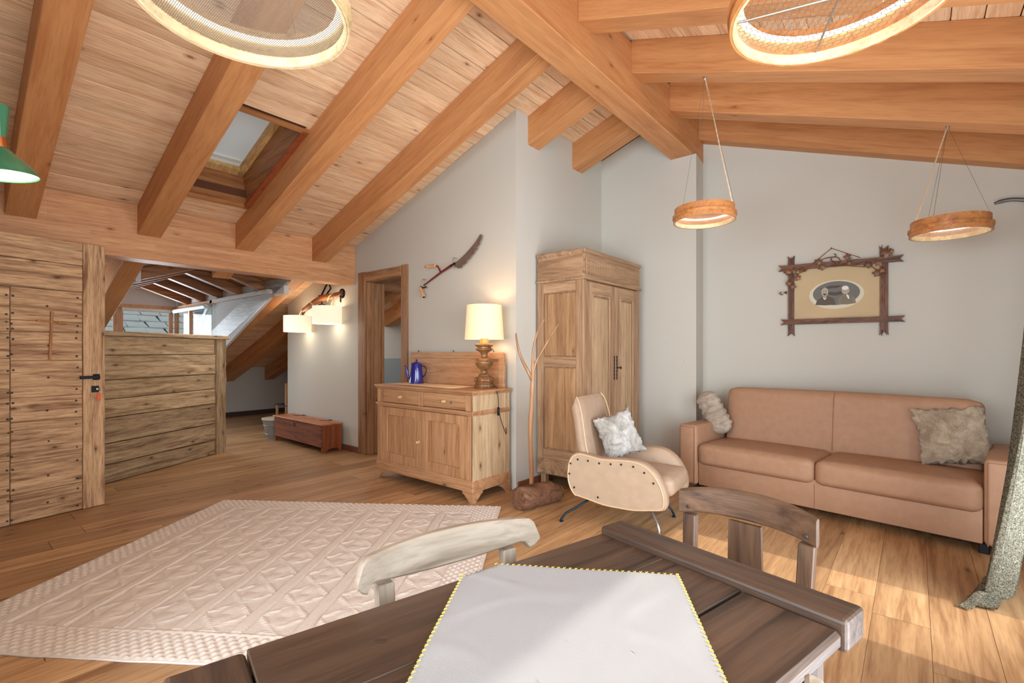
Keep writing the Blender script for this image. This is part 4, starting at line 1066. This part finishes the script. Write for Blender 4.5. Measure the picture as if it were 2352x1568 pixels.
obj('upright', notched(-.405, .385, .362, .052, True, -.028, -.006), carvedz, parent=pf)
obj('upright', notched(-.410, .385, -.362, .060, True, -.028, -.006), carvedz, parent=pf)
# small carved flutes on the bars
bm = nb(); rr2 = random.Random(4)
for k in range(120):
    v = k % 4; t = rr2.uniform(-.33, .33) if v < 2 else rr2.uniform(-.40, .38)
    c_ = [.262, -.268, .362, -.362][v]; o_ = rr2.uniform(-.017, .017); L = rr2.uniform(.012, .028); dd = rr2.uniform(-.006, .006)
    if v < 2: a, b = (-.051, t-L, c_+o_-dd), (-.051, t+L, c_+o_+dd)
    else: a, b = (-.029, c_+o_-dd, t-L), (-.029, c_+o_+dd, t+L)
    tube(bm, [a, b], .0028, 5, flat=.6)
o = obj('carving', bm, carved, parent=pf); o['kind'] = 'stuff'
mount = obj('mount_board', bb(-.014, -.008, -.345, .345, -.25, .245), plain('aged_mount', (198, 174, 136), .8, var=.06, bscale=22), parent=pf)
# oval portrait: flat print made of thin coloured layers on one sheet
def ell(cy, cz, ry, rz, n=40, a0=0, a1=360): return [(cy+ry*math.cos(R(a0+(a1-a0)*i/n)), cz+rz*math.sin(R(a0+(a1-a0)*i/n))) for i in range(n if a1-a0 == 360 else n+1)]
PR = [('photo_border', (214, 206, 184)), ('photo_ground', (112, 110, 106)), ('photo_dark', (84, 72, 62)), ('photo_coat', (92, 82, 70)), ('photo_skin', (176, 166, 148)), ('photo_white', (232, 226, 214)), ('photo_dress', (132, 122, 104)), ('photo_line', (58, 50, 44))]
mats = [plain(n_, c_, .7) for n_, c_ in PR]
bm = nb(); lay = [0]
def flat(pts, mi):
    lay[0] += 1; x = -.0145-.00006*lay[0]
    vs = [bm.verts.new((x, p[0], p[1])) for p in pts]; f = bm.faces.new(vs); f.material_index = mi
oy, oz = -.005, -.02
def q(u, v): return (oy-u, oz+v)      # u to the right in the picture (towards -y)
flat(ell(oy, oz, .215, .135), 0)
flat(ell(oy, oz+.012, .185, .112), 1)
flat([q(*p) for p in [(-.14, .06), (-.05, .085), (.05, .082), (.02, .062), (-.06, .058)]], 2)
flat([q(*p) for p in [(-.06, .03), (.0, .02), (.06, .035), (.06, .0), (.0, -.012), (-.06, .0)]], 2)
flat([q(*p) for p in [(-.165, -.09), (-.15, -.045), (-.115, -.02), (-.085, -.01), (-.055, -.015), (-.015, -.035), (.0, -.095), (-.08, -.098)]], 3)
flat([q(*p) for p in [(-.102, -.016), (-.074, -.016), (-.077, -.034), (-.088, -.046), (-.099, -.034)]], 5)
flat([q(*p) for p in [(-.095, -.018), (-.088, -.024), (-.08, -.018), (-.08, -.032), (-.088, -.027), (-.095, -.032)]], 7)
flat([(oy+.088+p[0], oz+.03+p[1]) for p in ell(0, 0, .028, .042, 28)], 4)
flat([q(*p) for p in [(-.104, .018), (-.098, .004), (-.088, -.004), (-.078, .004), (-.073, .018), (-.088, .012)]], 7)
for u in (-.098, -.078): flat([q(u-.006, .035), q(u+.006, .035), q(u+.006, .038), q(u-.006, .038)], 7)
flat([q(-.0885, .02), q(-.0865, .02), (q(-.087, .034))], 2)
flat([q(*p) for p in [(.015, -.095), (.02, -.04), (.045, -.015), (.075, -.005), (.11, -.012), (.145, -.04), (.155, -.09), (.09, -.1)]], 6)
for k in range(8): flat([q(.04+k*.012, -.09), q(.0415+k*.012, -.09), q(.05+k*.009, -.02), q(.0485+k*.009, -.02)], 7)
flat([(oy-.075+p[0], oz+.035+p[1]) for p in ell(0, 0, .035, .044, 28)], 1)
flat([(oy-.075+p[0], oz+.035+p[1]) for p in ell(0, 0, .030, .039, 28)], 4)
flat([(oy-.072+p[0], oz+.055+p[1]) for p in ell(0, 0, .026, .020, 20)], 5)
flat([q(*p) for p in [(.085, -.002), (.1, -.02), (.105, -.045), (.096, -.05), (.082, -.02)]], 5)
for u in (.062, .080): flat([q(u-.005, .032), q(u+.005, .032), q(u+.005, .035), q(u-.005, .035)], 7)
obj('portrait', bm, mats, parent=pf)
# leaves, tendrils and grapes
leafm = wood('carved_leaf', (140, 96, 58), (84, 48, 32), 'z', knots=0, rough=.4, spec=.5, var=.15)
def leaf(y0, z0, s, ang, parent=pf):
    pts = []
    for i in range(30):
        a = 2*math.pi*i/30; r = s*(.55+.45*abs(math.cos(a*2.5)))*(1-.15*math.cos(a)); pts.append((r*math.sin(a), r*math.cos(a)))
    bm = nb(); c = bm.verts.new((-.012, 0, 0)); rim = [bm.verts.new((-.0+.004*math.cos(5*2*math.pi*i/30), p[0], p[1])) for i, p in enumerate(pts)]
    bk = bm.verts.new((.006, 0, 0))
    for i in range(30): bm.faces.new((c, rim[i], rim[(i+1) % 30])); bm.faces.new((bk, rim[(i+1) % 30], rim[i]))
    return obj('leaf', bm, leafm, parent=parent, loc=(-.056, y0, z0), rot=(ang, 0, 0), smooth=True)
for a in [(.335, .235, .036, .3), (.30, .165, .034, 1.2), (.385, .225, .036, 2.2), (.345, .085, .036, .6), (.375, .11, .028, 2.6), (.13, .30, .034, .2), (.10, .24, .036, 3.1), (-.10, .315, .032, 1), (-.11, .26, .026, .4), (-.385, .315, .044, .8), (-.255, .225, .036, 1.9), (-.33, .235, .034, .2), (-.315, .14, .034, 2.4), (-.355, .165, .030, 1.2)]: leaf(*a)
bm = nb()
for P in ([(.40, .10, 0), (.36, .19, 0), (.30, .20, 0), (.22, .235, 0), (.13, .30, 0), (.06, .325, 0), (-.02, .32, 0), (-.05, .275, 0)], [(-.06, .24, 0), (-.14, .225, 0), (-.22, .21, 0), (-.28, .20, 0), (-.32, .16, 0), (-.35, .10, 0)], [(.02, .32, 0), (.03, .30, 0), (.0, .28, 0)], [(-.40, .29, 0), (-.43, .33, 0), (-.40, .35, 0)], [(.0, .325, 0), (-.01, .345, 0), (.005, .355, 0)]):
    tube(bm, spline([(-.056, a, b) for a, b, c in P], 6), .0045, 6)
obj('tendril', bm, leafm, parent=pf, smooth=True)
bm = nb(); rg = random.Random(2)
for (y0, z0) in ((.255, .232), (-.02, .262), (.43, .02)):
    for k in range(16):
        M = Matrix.Translation((-.058+rg.uniform(-.004, .004), y0+rg.uniform(-.032, .032), z0+rg.uniform(-.014, .014)))
        bmesh.ops.create_icosphere(bm, subdivisions=1, radius=.007, matrix=M)
obj('grapes', bm, leafm, parent=pf, smooth=True)
bm = nb(); tube(bm, [(-.03, .20, .27), (-.012, .03, .418)], .003, 6); tube(bm, [(-.012, .03, .418), (-.03, -.19, .30)], .003, 6); obj('hanging_twine', bm, plain('twine', (120, 74, 44), .8), parent=pf)
bm = nb(); tube(bm, [(0, .03, .41), (-.03, .03, .425)], .002, 6); obj('nail', bm, nailm, parent=pf)
# curved tool at the right edge
tl2 = thing('sickle', 'dark curved tool with red ferrule hanging high beside the curtain', 'tool', (5.41, -.66, 2.47), 0)
bm = nb(); P = spline([(0, -.02, .0), (0, .06, .022), (0, .12, .024), (0, .17, .012)], 6); tube(bm, P, [.016]*3+[.015]*(len(P)-6)+[.011]*3, 8); obj('blade', bm, plain('dull_steel', (110, 104, 98), .4, metal=.6), parent=tl2, smooth=True)
bm = nb(); tube(bm, [(0, .0, .01), (0, -.03, -.06), (0, -.02, -.09)], .016, 8); obj('handle', bm, plain('red_paint', (120, 24, 30), .4), parent=tl2, smooth=True)
# ------------------------------------------------------------ two-man saw on the wall
sw = thing('wall_saw', 'old toothed ice saw with a red shaft and two wooden grips hung on the wall', 'saw', (3.455, 3.75, 2.2), 0)
def wy_(Y, Z, x=0): return (x, Y-3.75, Z-2.2)
# centre line of blade from the shaft to the tip (tip is towards -Y)
blade_pts = spline([wy_(3.735, 2.235), wy_(3.62, 2.30), wy_(3.52, 2.36), wy_(3.42, 2.44), wy_(3.35, 2.53), wy_(3.315, 2.60)], 8)
def SW(Y, Z): return (Y-3.75, Z-2.2)
upper = spline([(0,)+SW(*p) for p in [(3.664, 2.222), (3.605, 2.241), (3.495, 2.299), (3.403, 2.362), (3.334, 2.417), (3.299, 2.459)]], 5)
teeth = [(3.269, 2.457), (3.272, 2.425), (3.282, 2.407), (3.300, 2.385), (3.30, 2.365), (3.313, 2.356), (3.335, 2.342), (3.333, 2.322), (3.344, 2.318), (3.37, 2.302), (3.375, 2.282), (3.389, 2.278), (3.42, 2.262), (3.43, 2.242), (3.442, 2.238), (3.475, 2.222), (3.485, 2.203), (3.499, 2.197), (3.54, 2.185), (3.555, 2.163), (3.568, 2.156), (3.575, 2.168), (3.60, 2.158), (3.625, 2.172), (3.657, 2.180)]
bm = nb(); prism(bm, [(p.y, p.z) for p in upper]+[SW(*p) for p in teeth], 'x', -.003, .003)
obj('blade', bm, plain('rusty_blade', (124, 104, 90), .6, metal=.4, var=.3, bump=.5, bscale=50), parent=sw)
redm = plain('dark_red_paint', (112, 26, 34), .4)
bm = nb()
def s3(Y, Z, x=0): return (x,)+SW(Y, Z)
tube(bm, [s3(3.70, 2.203), s3(3.88, 2.142), s3(4.15, 2.032)], [.020, .015, .010], 8, flat=.6)
tube(bm, [s3(3.875, 2.150), s3(3.92, 2.215), s3(3.93, 2.222, -.02)], .009, 8)
obj('shaft', bm, redm, parent=sw, smooth=True)
obj('socket', tube(nb(), [s3(3.645, 2.215), s3(3.715, 2.198)], [.024, .021], 8, flat=.5), black, parent=sw, smooth=True)
gripm = wood('grip_wood', (226, 182, 132), (196, 146, 98), 'y', knots=0, var=.02)
for a, b in (((3.93, 2.222, -.025), (4.07, 2.224, -.035)), ((4.183, 2.01, -.02), (4.115, 1.90, -.03))):
    P = [Vector(s3(a[0], a[1], a[2])).lerp(Vector(s3(b[0], b[1], b[2])), t) for t in (0, .15, .4, .7, .92, 1)]
    obj('grip', tube(nb(), P, [.016, .018, .016, .020, .020, .010], 12), gripm, parent=sw, smooth=True)
    obj('grip_cap', tube(nb(), [P[-1], P[-1]+(P[-1]-P[-2]).normalized()*.006], .012, 10), black, parent=sw)
obj('clamp', tube(nb(), [s3(4.19, 2.015, -.01), s3(4.15, 2.005, -.01), s3(4.09, 2.008, -.02)], [.016, .009, .012], 8), plain('dark_bolt', (70, 62, 60), .4, metal=.7), parent=sw, smooth=True)
for (Y, Z, z2) in ((3.668, 2.275, 2.17), (4.158, 2.10, 2.02)):
    hk = obj('wall_hook', tube(nb(), [(.045, 0, .0), (-.005, 0, 0), (-.012, 0, -.02), (-.012, 0, z2-Z), (.0, -.012, z2-Z-.006)], .0045, 6), steel, loc=(3.455, Y, Z), smooth=True)
    tag(hk, 'bent nail holding the toothed blade end of the saw' if Y < 4 else 'bent nail holding the lower grip end of the saw', 'hook')

# ------------------------------------------------------------ yoke wall lamp
yl = thing('yoke_lamp', 'wall lamp made from an old wooden yoke with two cream drum shades above the chest', 'lamp', (3.35, 6.14, 2.0), 0)
yk = wood('yoke_wood', (186, 112, 62), (124, 66, 36), 'y', knots=.1, rough=.4, var=.03)
P = spline([(0, .50, -.115), (0, .35, -.065), (0, .1, .005), (0, -.1, .03), (0, -.35, .035), (0, -.50, .055)], 6); n = len(P)
obj('yoke', tube(nb(), P, [.030+.012*math.sin(math.pi*i/(n-1)) for i in range(n)], 12), yk, parent=yl, smooth=True)
bm = nb(); tube(bm, [(0, .0, .085), (0, 0, -.06)], .010, 8); tube(bm, [(.0, .0, .07), (.06, .0, .20), (.10, .0, .24), (.13, 0, .17), (.06, 0, .07)], .012, 8)
box(bm, -.03, .03, -.045, .045, .05, .066, .003); box(bm, -.03, .03, -.045, .045, -.07, -.054, .003); tube(bm, [(0, 0, -.06), (0, 0, -.12)], .008, 6); obj('hanger', bm, black, parent=yl, smooth=True); bm = nb()
tube(bm, spline([(0, -.505+.05*math.cos(a*.7), .05+.05*math.sin(a*.7)) for a in range(9)], 3), .014, 8); tube(bm, [(0, -.47, .02), (0, -.47, -.06)], .010, 6); obj('ring_fitting', bm, black, parent=yl, smooth=True); bm = nb()
tube(bm, spline([(0, .50+.035*math.cos(a*.7), -.115+.035*math.sin(a*.7)) for a in range(9)], 3), .010, 8); tube(bm, [(0, .52, -.14), (0, .52, -.18)], .014, 8)
obj('ring_fitting', bm, black, parent=yl, smooth=True)
cordm = plain('cream_cord', (226, 196, 140), .7)
bm = nb(); tube(bm, spline([(-.02, .5, -.1), (-.035, .55, -.17), (0, .60, -.20)], 6), .006, 6); tube(bm, spline([(0, .22, .0), (-.06, .20, -.02), (-.03, .16, -.06)], 6), .006, 6)
tube(bm, spline([(0, -.36, .08), (-.05, -.28, .03), (-.03, -.2, -.03)], 6), .006, 6); tube(bm, spline([(0, -.40, .08), (-.045, -.36, -.02), (-.02, -.27, -.10)], 6), .006, 6); obj('cord', bm, cordm, parent=yl, smooth=True)
shm2 = shade_mat('wall_shade', (250, 232, 204), .50)
for i, (yy, zz) in enumerate(((.62, -.30), (-.19, -.215))):
    s_ = obj('lamp_shade', drum(nb(), .185, .185, -.115, .115), shm2, parent=yl, loc=(-.03 if i == 0 else -.03, yy, zz), smooth=True)
    obj('diffuser', lathe(nb(), [(0, -.10), (.17, -.10), (.17, -.097), (0, -.097)], seg=32), plain('lit_diffuser', (255, 250, 236), .6, emit=1.3), parent=s_)
    add_light('yoke_lamp_down', 'POINT', (3.32, 6.14+yy, 2.0+zz-.13), (0, 0, 0), 1.6, (1, .88, .7), shadow_soft_size=.08)
    add_light('yoke_lamp_up', 'POINT', (3.32, 6.14+yy, 2.0+zz+.06), (0, 0, 0), 1.2, (1, .88, .7), shadow_soft_size=.04)

# ------------------------------------------------------------ chest
chs = thing('chest', 'low reddish old pine chest standing on the floor under the yoke lamp', 'chest', (3.162, 5.80, 0), R(0))
# local: x depth to the wall, y along the wall; slightly turned
chs.rotation_euler.z = R(-1.5)
rx, rz_, ry_ = redpine('x'), redpine('z'), redpine('y')
Lc = 1.42; Hc = .355
obj('front_board', bb(0, .022, .0, Lc, .075, Hc, .003), ry_, parent=chs)
obj('back_board', bb(.262, .282, .0, Lc, .075, Hc, .003), ry_, parent=chs)
for y0 in (0.002, Lc-.024):
    bm = nb(); pts = [(.004, 0), (.05, 0), (.075, .03), (.115, .05), (.14, .045), (.155, .062), (.17, .045), (.195, .05), (.235, .03), (.245, 0), (.280, 0), (.280, Hc), (.004, Hc)]
    prism(bm, pts, 'y', y0-.004, y0+.02); obj('end_board', bm, redpine('z'), parent=chs)
obj('bottom_board', bb(.02, .262, .02, Lc-.02, .08, .10), ry_, parent=chs)
lid = obj('lid', bb(-.018, .286, -.022, Lc+.02, Hc, Hc+.018, .005), wood('lid_pine', (196, 128, 84), (142, 82, 52), 'y', knots=.4, rough=.45, var=.02), parent=chs)
bm = nb()
for y_ in (.30, 1.08): tube(bm, [(.285, y_-.06, Hc+.02), (.20, y_+.03, Hc+.021), (.16, y_+.08, Hc+.02)], .007, 6, flat=.5); box(bm, .262, .285, y_-.02, y_+.02, Hc+.014, Hc+.026, .003)
obj('hinge_strap', bm, black, parent=lid)
bm = nb(); box(bm, -.004, .0, .75, .79, .275, .325, .001); obj('lock_plate', bm, black, parent=chs)
bm = nb()
for z in (.09, .14, .19, .24, .29, .34): box(bm, -.0015, .003, -.003, .022, z-.012, z+.008, .001)
obj('dovetails', bm, wood('dark_joint', (88, 50, 32), (60, 34, 24), 'y', knots=0), parent=chs)
# woven basket behind it
bk = thing('bucket', 'grey zinc bucket half hidden behind the left end of the reddish chest', 'bucket', (3.32, 7.46, 0), 0)
zinc = plain('zinc', (150, 152, 150), .5, metal=.35, var=.12, bump=.2, bscale=30)
obj('body', lathe(nb(), [(0, .0), (.12, 0), (.125, .015), (.175, .285), (.185, .29), (.185, .297), (.168, .295), (.118, .02), (0, .02)], seg=36), zinc, parent=bk, smooth=True)
bm = nb()
for z in (.07, .20): lathe(bm, [(.125+.175*z-.002, z-.006), (.125+.19*z+.004, z), (.125+.175*z-.0, z+.006)], seg=36)
obj('hoop', bm, zinc, parent=bk, smooth=True)
obj('rim_cloth', lathe(nb(), [(.15, .24), (.165, .305), (.19, .302), (.185, .28)], seg=24), plain('liner', (214, 204, 180), .9), parent=bk, smooth=True)
# wooden chair back standing beyond the corner
cb_ = thing('corner_chair', 'light wooden chair post peeping out behind the wall corner above the chest', 'chair', (3.57, 7.66, 0), R(-4))
lwd = wood('beech', (200, 150, 100), (160, 112, 68), 'z', knots=0, var=.02)
for x in (0, .38): obj('back_post', bb(x, x+.04, 0, .035, 0, .80, .008, seg=2), lwd, parent=cb_)
for x in (0, .38): obj('leg', bb(x, x+.035, .38, .415, 0, .43, .006), lwd, parent=cb_)
obj('seat', bb(-.01, .43, .0, .43, .43, .45, .006), plain('dark_seat', (40, 44, 60), .7), parent=cb_)
obj('back_slat', bb(.04, .38, .008, .026, .60, .75, .004), plain('dark_seat', (40, 44, 60), .7), parent=cb_)
obj('back_slat', bb(.04, .38, .008, .026, .5, .54, .004), lwd, parent=cb_)

# ------------------------------------------------------------ sieve lamps
hoopw = wood('sieve_hoop', (206, 140, 82), (160, 96, 52), 'x', knots=.15, rough=.4, var=.06, spec=.4)
hoopl = wood('sieve_hoop_pale', (212, 186, 142), (186, 156, 112), 'x', knots=.1, rough=.5, var=.03)
hoopin = wood('sieve_inner', (224, 200, 160), (200, 172, 128), 'x', knots=0, var=.02)
ledm = plain('led_ring', (255, 250, 240), .5, emit=1.6)
ledb = plain('led_bright', (255, 250, 240), .5, emit=5)
wirem = plain('sieve_wire', (150, 140, 126), .45, metal=.7)
def sieve(label, c, Rr, h, wire, hook, pale=False, tilt=(0, 0), power=1, cords=True, st=.0055, wr=.0009, led=None):
    t = thing('sieve_lamp', label, 'lamp', c, 0, 'hanging sieve lamps')
    t.rotation_euler = (R(tilt[0]), R(tilt[1]), 0)
    ow = hoopl if pale else hoopw
    # z=0 bottom of lower band
    obj('hoop', lathe(nb(), [(Rr, .008), (Rr, h), (Rr-.004, h), (Rr-.004, .008), (Rr, .008)], seg=72), ow, parent=t, smooth=True)
    obj('lower_hoop', lathe(nb(), [(Rr+.008, .0), (Rr+.008, .042), (Rr+.001, .042), (Rr+.001, .0), (Rr+.008, 0)], seg=72), ow, parent=t, smooth=True)
    obj('upper_band', lathe(nb(), [(Rr+.014, .03), (Rr+.014, .052), (Rr+.008, .052), (Rr+.008, .03), (Rr+.014, .03)], seg=72), ow, parent=t, smooth=True)
    obj('inner_band', lathe(nb(), [(Rr, .0), (Rr-.008, .0), (Rr-.008, .03), (Rr-.004, .03)], seg=72), hoopin, parent=t, smooth=True)
    obj('led_strip', lathe(nb(), [(Rr-.008, h*.62), (Rr-.030, h*.62), (Rr-.030, h*.62+.006), (Rr-.008, h*.62+.006)], seg=72), led or ledm, parent=t)
    bm = nb(); zw = .034; r = Rr-.006
    if wire == 'fine':
        k = -r+st/2
        while k < r:
            L = math.sqrt(r*r-k*k)
            for s in (0, 1):
                q = [(k, -L), (k, L)] if s else [(-L, k), (L, k)]
                tube(bm, [(q[0][0], q[0][1], zw+s*.0008), (q[1][0], q[1][1], zw+s*.0008)], wr, 3, cap=False)
            k += st
    else:
        a = .0125; dx, dy = a*1.5, a*math.sqrt(3)
        cols = int(r/dx)+2; rows = int(r/dy)+2
        for i in range(-cols, cols):
            for j in range(-rows, rows):
                cx, cy = i*dx, j*dy+(dy/2 if i % 2 else 0)
                V = [Vector((cx+a*math.cos(R(60*k)), cy+a*math.sin(R(60*k)), zw)) for k in range(4)]
                for p, q in zip(V, V[1:]):
                    if p.length < r and q.length < r: tube(bm, [p, q], .0011, 3, cap=False)
        for ang in (R(20), R(105)):
            ca, sa = math.cos(ang), math.sin(ang)
            tube(bm, [(-r*ca, -r*sa, zw-.004), (r*ca, r*sa, zw-.004)], .0035, 6)
    o_ = obj('wire_mesh', bm, wirem, parent=t); o_['kind'] = 'stuff'
    add_light('sieve_lamp_light', 'POINT', (c[0], c[1], c[2]+h*.7), (0, 0, 0), power, (1, .93, .82), shadow_soft_size=Rr*.6)
    # suspension
    hv = t.matrix_basis if False else None
    Mi = (Matrix.Translation(Vector(c)) @ Matrix.Rotation(R(tilt[1]), 4, 'Y') @ Matrix.Rotation(R(tilt[0]), 4, 'X')).inverted()
    hp = Mi @ Vector(hook)
    for k, a in enumerate((R(35), R(155), R(275))):
        obj('suspension_wire', tube(nb(), [hp, (Rr*.99*math.cos(a), Rr*.99*math.sin(a), h*.95)], .0011, 4, cap=False), plain('thin_wire', (120, 112, 104), .4, metal=.5), parent=t)
    bm = nb(); a = R(-20 if cords is True else cords); e = Vector((Rr*.97*math.cos(a), Rr*.97*math.sin(a), h)); mid = hp.lerp(e, .55)+Vector((.0, .0, -.06))+(e-hp).cross(Vector((0, 0, 1))).normalized()*.03
    P = spline([hp, hp.lerp(mid, .5)+Vector((0, 0, .01)), mid, e], 26); 
    for ph in (0, math.pi):
        Q = [p+Vector((math.cos(i*.9+ph), math.sin(i*.9+ph), 0))*.0028 for i, p in enumerate(P)]
        tube(bm, Q, .0026, 5, cap=False)
    obj('cord', bm, plain('twisted_cord', (206, 180, 148), .8), parent=t, smooth=True)
    hk = nb(); lathe(hk, [(0, 0), (.012, 0), (.012, -.012), (.004, -.02), (0, -.03)], seg=12, M=Matrix.Translation(hp)); obj('ceiling_hook', hk, steel, parent=t, smooth=True)
    return t
sieve('large fine-meshed sieve lamp hanging at the top left', (.567, 1.465, 2.27), .275, .115, 'fine', (.52, 1.6, 3.52), pale=True, power=.35)
sieve('large sieve lamp with coarse chicken-wire mesh at the top right', (1.632, .161, 2.27), .275, .115, 'hex', (1.31, .50, 3.13), power=.35)
sieve('small sieve lamp hanging in front of the wall corner left of the portrait', (3.76, 1.23, 2.292), .215, .105, 'fine', (3.76, 1.225, 3.392), power=.6, cords=-60, st=.008, wr=.0007, led=ledb)
sieve('sieve lamp hanging near the right edge beyond the portrait', (4.57, -.19, 2.125), .215, .105, 'fine', (4.57, -.18, 2.888), power=.6, cords=118, st=.008, wr=.0007, led=ledb)

# ------------------------------------------------------------ green wall lamp
gl_ = thing('wall_lamp', 'green double-cone wall lamp with a brass collar at the left edge', 'lamp', (.176, 3.0, 2.19), 0); gl_.scale = (.88, .88, .88)
gm = plain('green_lacquer', (56, 118, 84), .18, spec=.8)
T = Matrix.Rotation(R(-7), 4, 'Y')
def gl_part(nm, prof, m): return obj(nm, lathe(nb(), prof, seg=40, M=T), m, parent=gl_, smooth=True)
gl_part('upper_shade', [(.028, .028), (.06, .175), (.058, .175), (.026, .028)], gm)
gl_part('collar', [(.0, .028), (.030, .028), (.032, -.022), (0, -.022)], plain('rose_brass', (206, 150, 112), .25, metal=1))
gl_part('lower_shade', [(.030, -.022), (.040, -.035), (.065, -.065), (.098, -.10), (.12, -.135), (.128, -.155), (.125, -.155), (.095, -.103), (.03, -.03)], gm)
gl_part('diffuser', [(0, -.148), (.122, -.149), (0, -.151)], plain('lamp_glow', (255, 244, 220), .6, emit=3))
obj('arm', tube(nb(), [(-.03, 0, 0), (-.15, 0, 0)], .007, 10), brass, parent=gl_, smooth=True)
bm = nb(); bmesh.ops.create_uvsphere(bm, u_segments=12, v_segments=8, radius=.012, matrix=Matrix.Translation((-.038, 0, 0))); obj('joint', bm, brass, parent=gl_, smooth=True)
obj('wall_plate', lathe(nb(), [(0, .012), (.05, .012), (.055, 0), (0, 0)], seg=24, M=Matrix.Translation((-.17, 0, 0)) @ Matrix.Rotation(R(90), 4, 'Y')), brass, parent=gl_, smooth=True)
add_light('wall_lamp_light', 'POINT', (.165, 3.0, 2.03), (0, 0, 0), 4, (1, .86, .66), shadow_soft_size=.06)
# small screw in the wall between wardrobe and sofa
o = obj('wall_screw', lathe(nb(), [(0, .004), (.006, .003), (.007, 0), (0, 0)], seg=10, M=Matrix.Rotation(R(-90), 4, 'Y')), steel, loc=(5.112, 1.87, 1.2)); tag(o, 'tiny screw head in the plaster between the wardrobe and the sofa', 'screw')
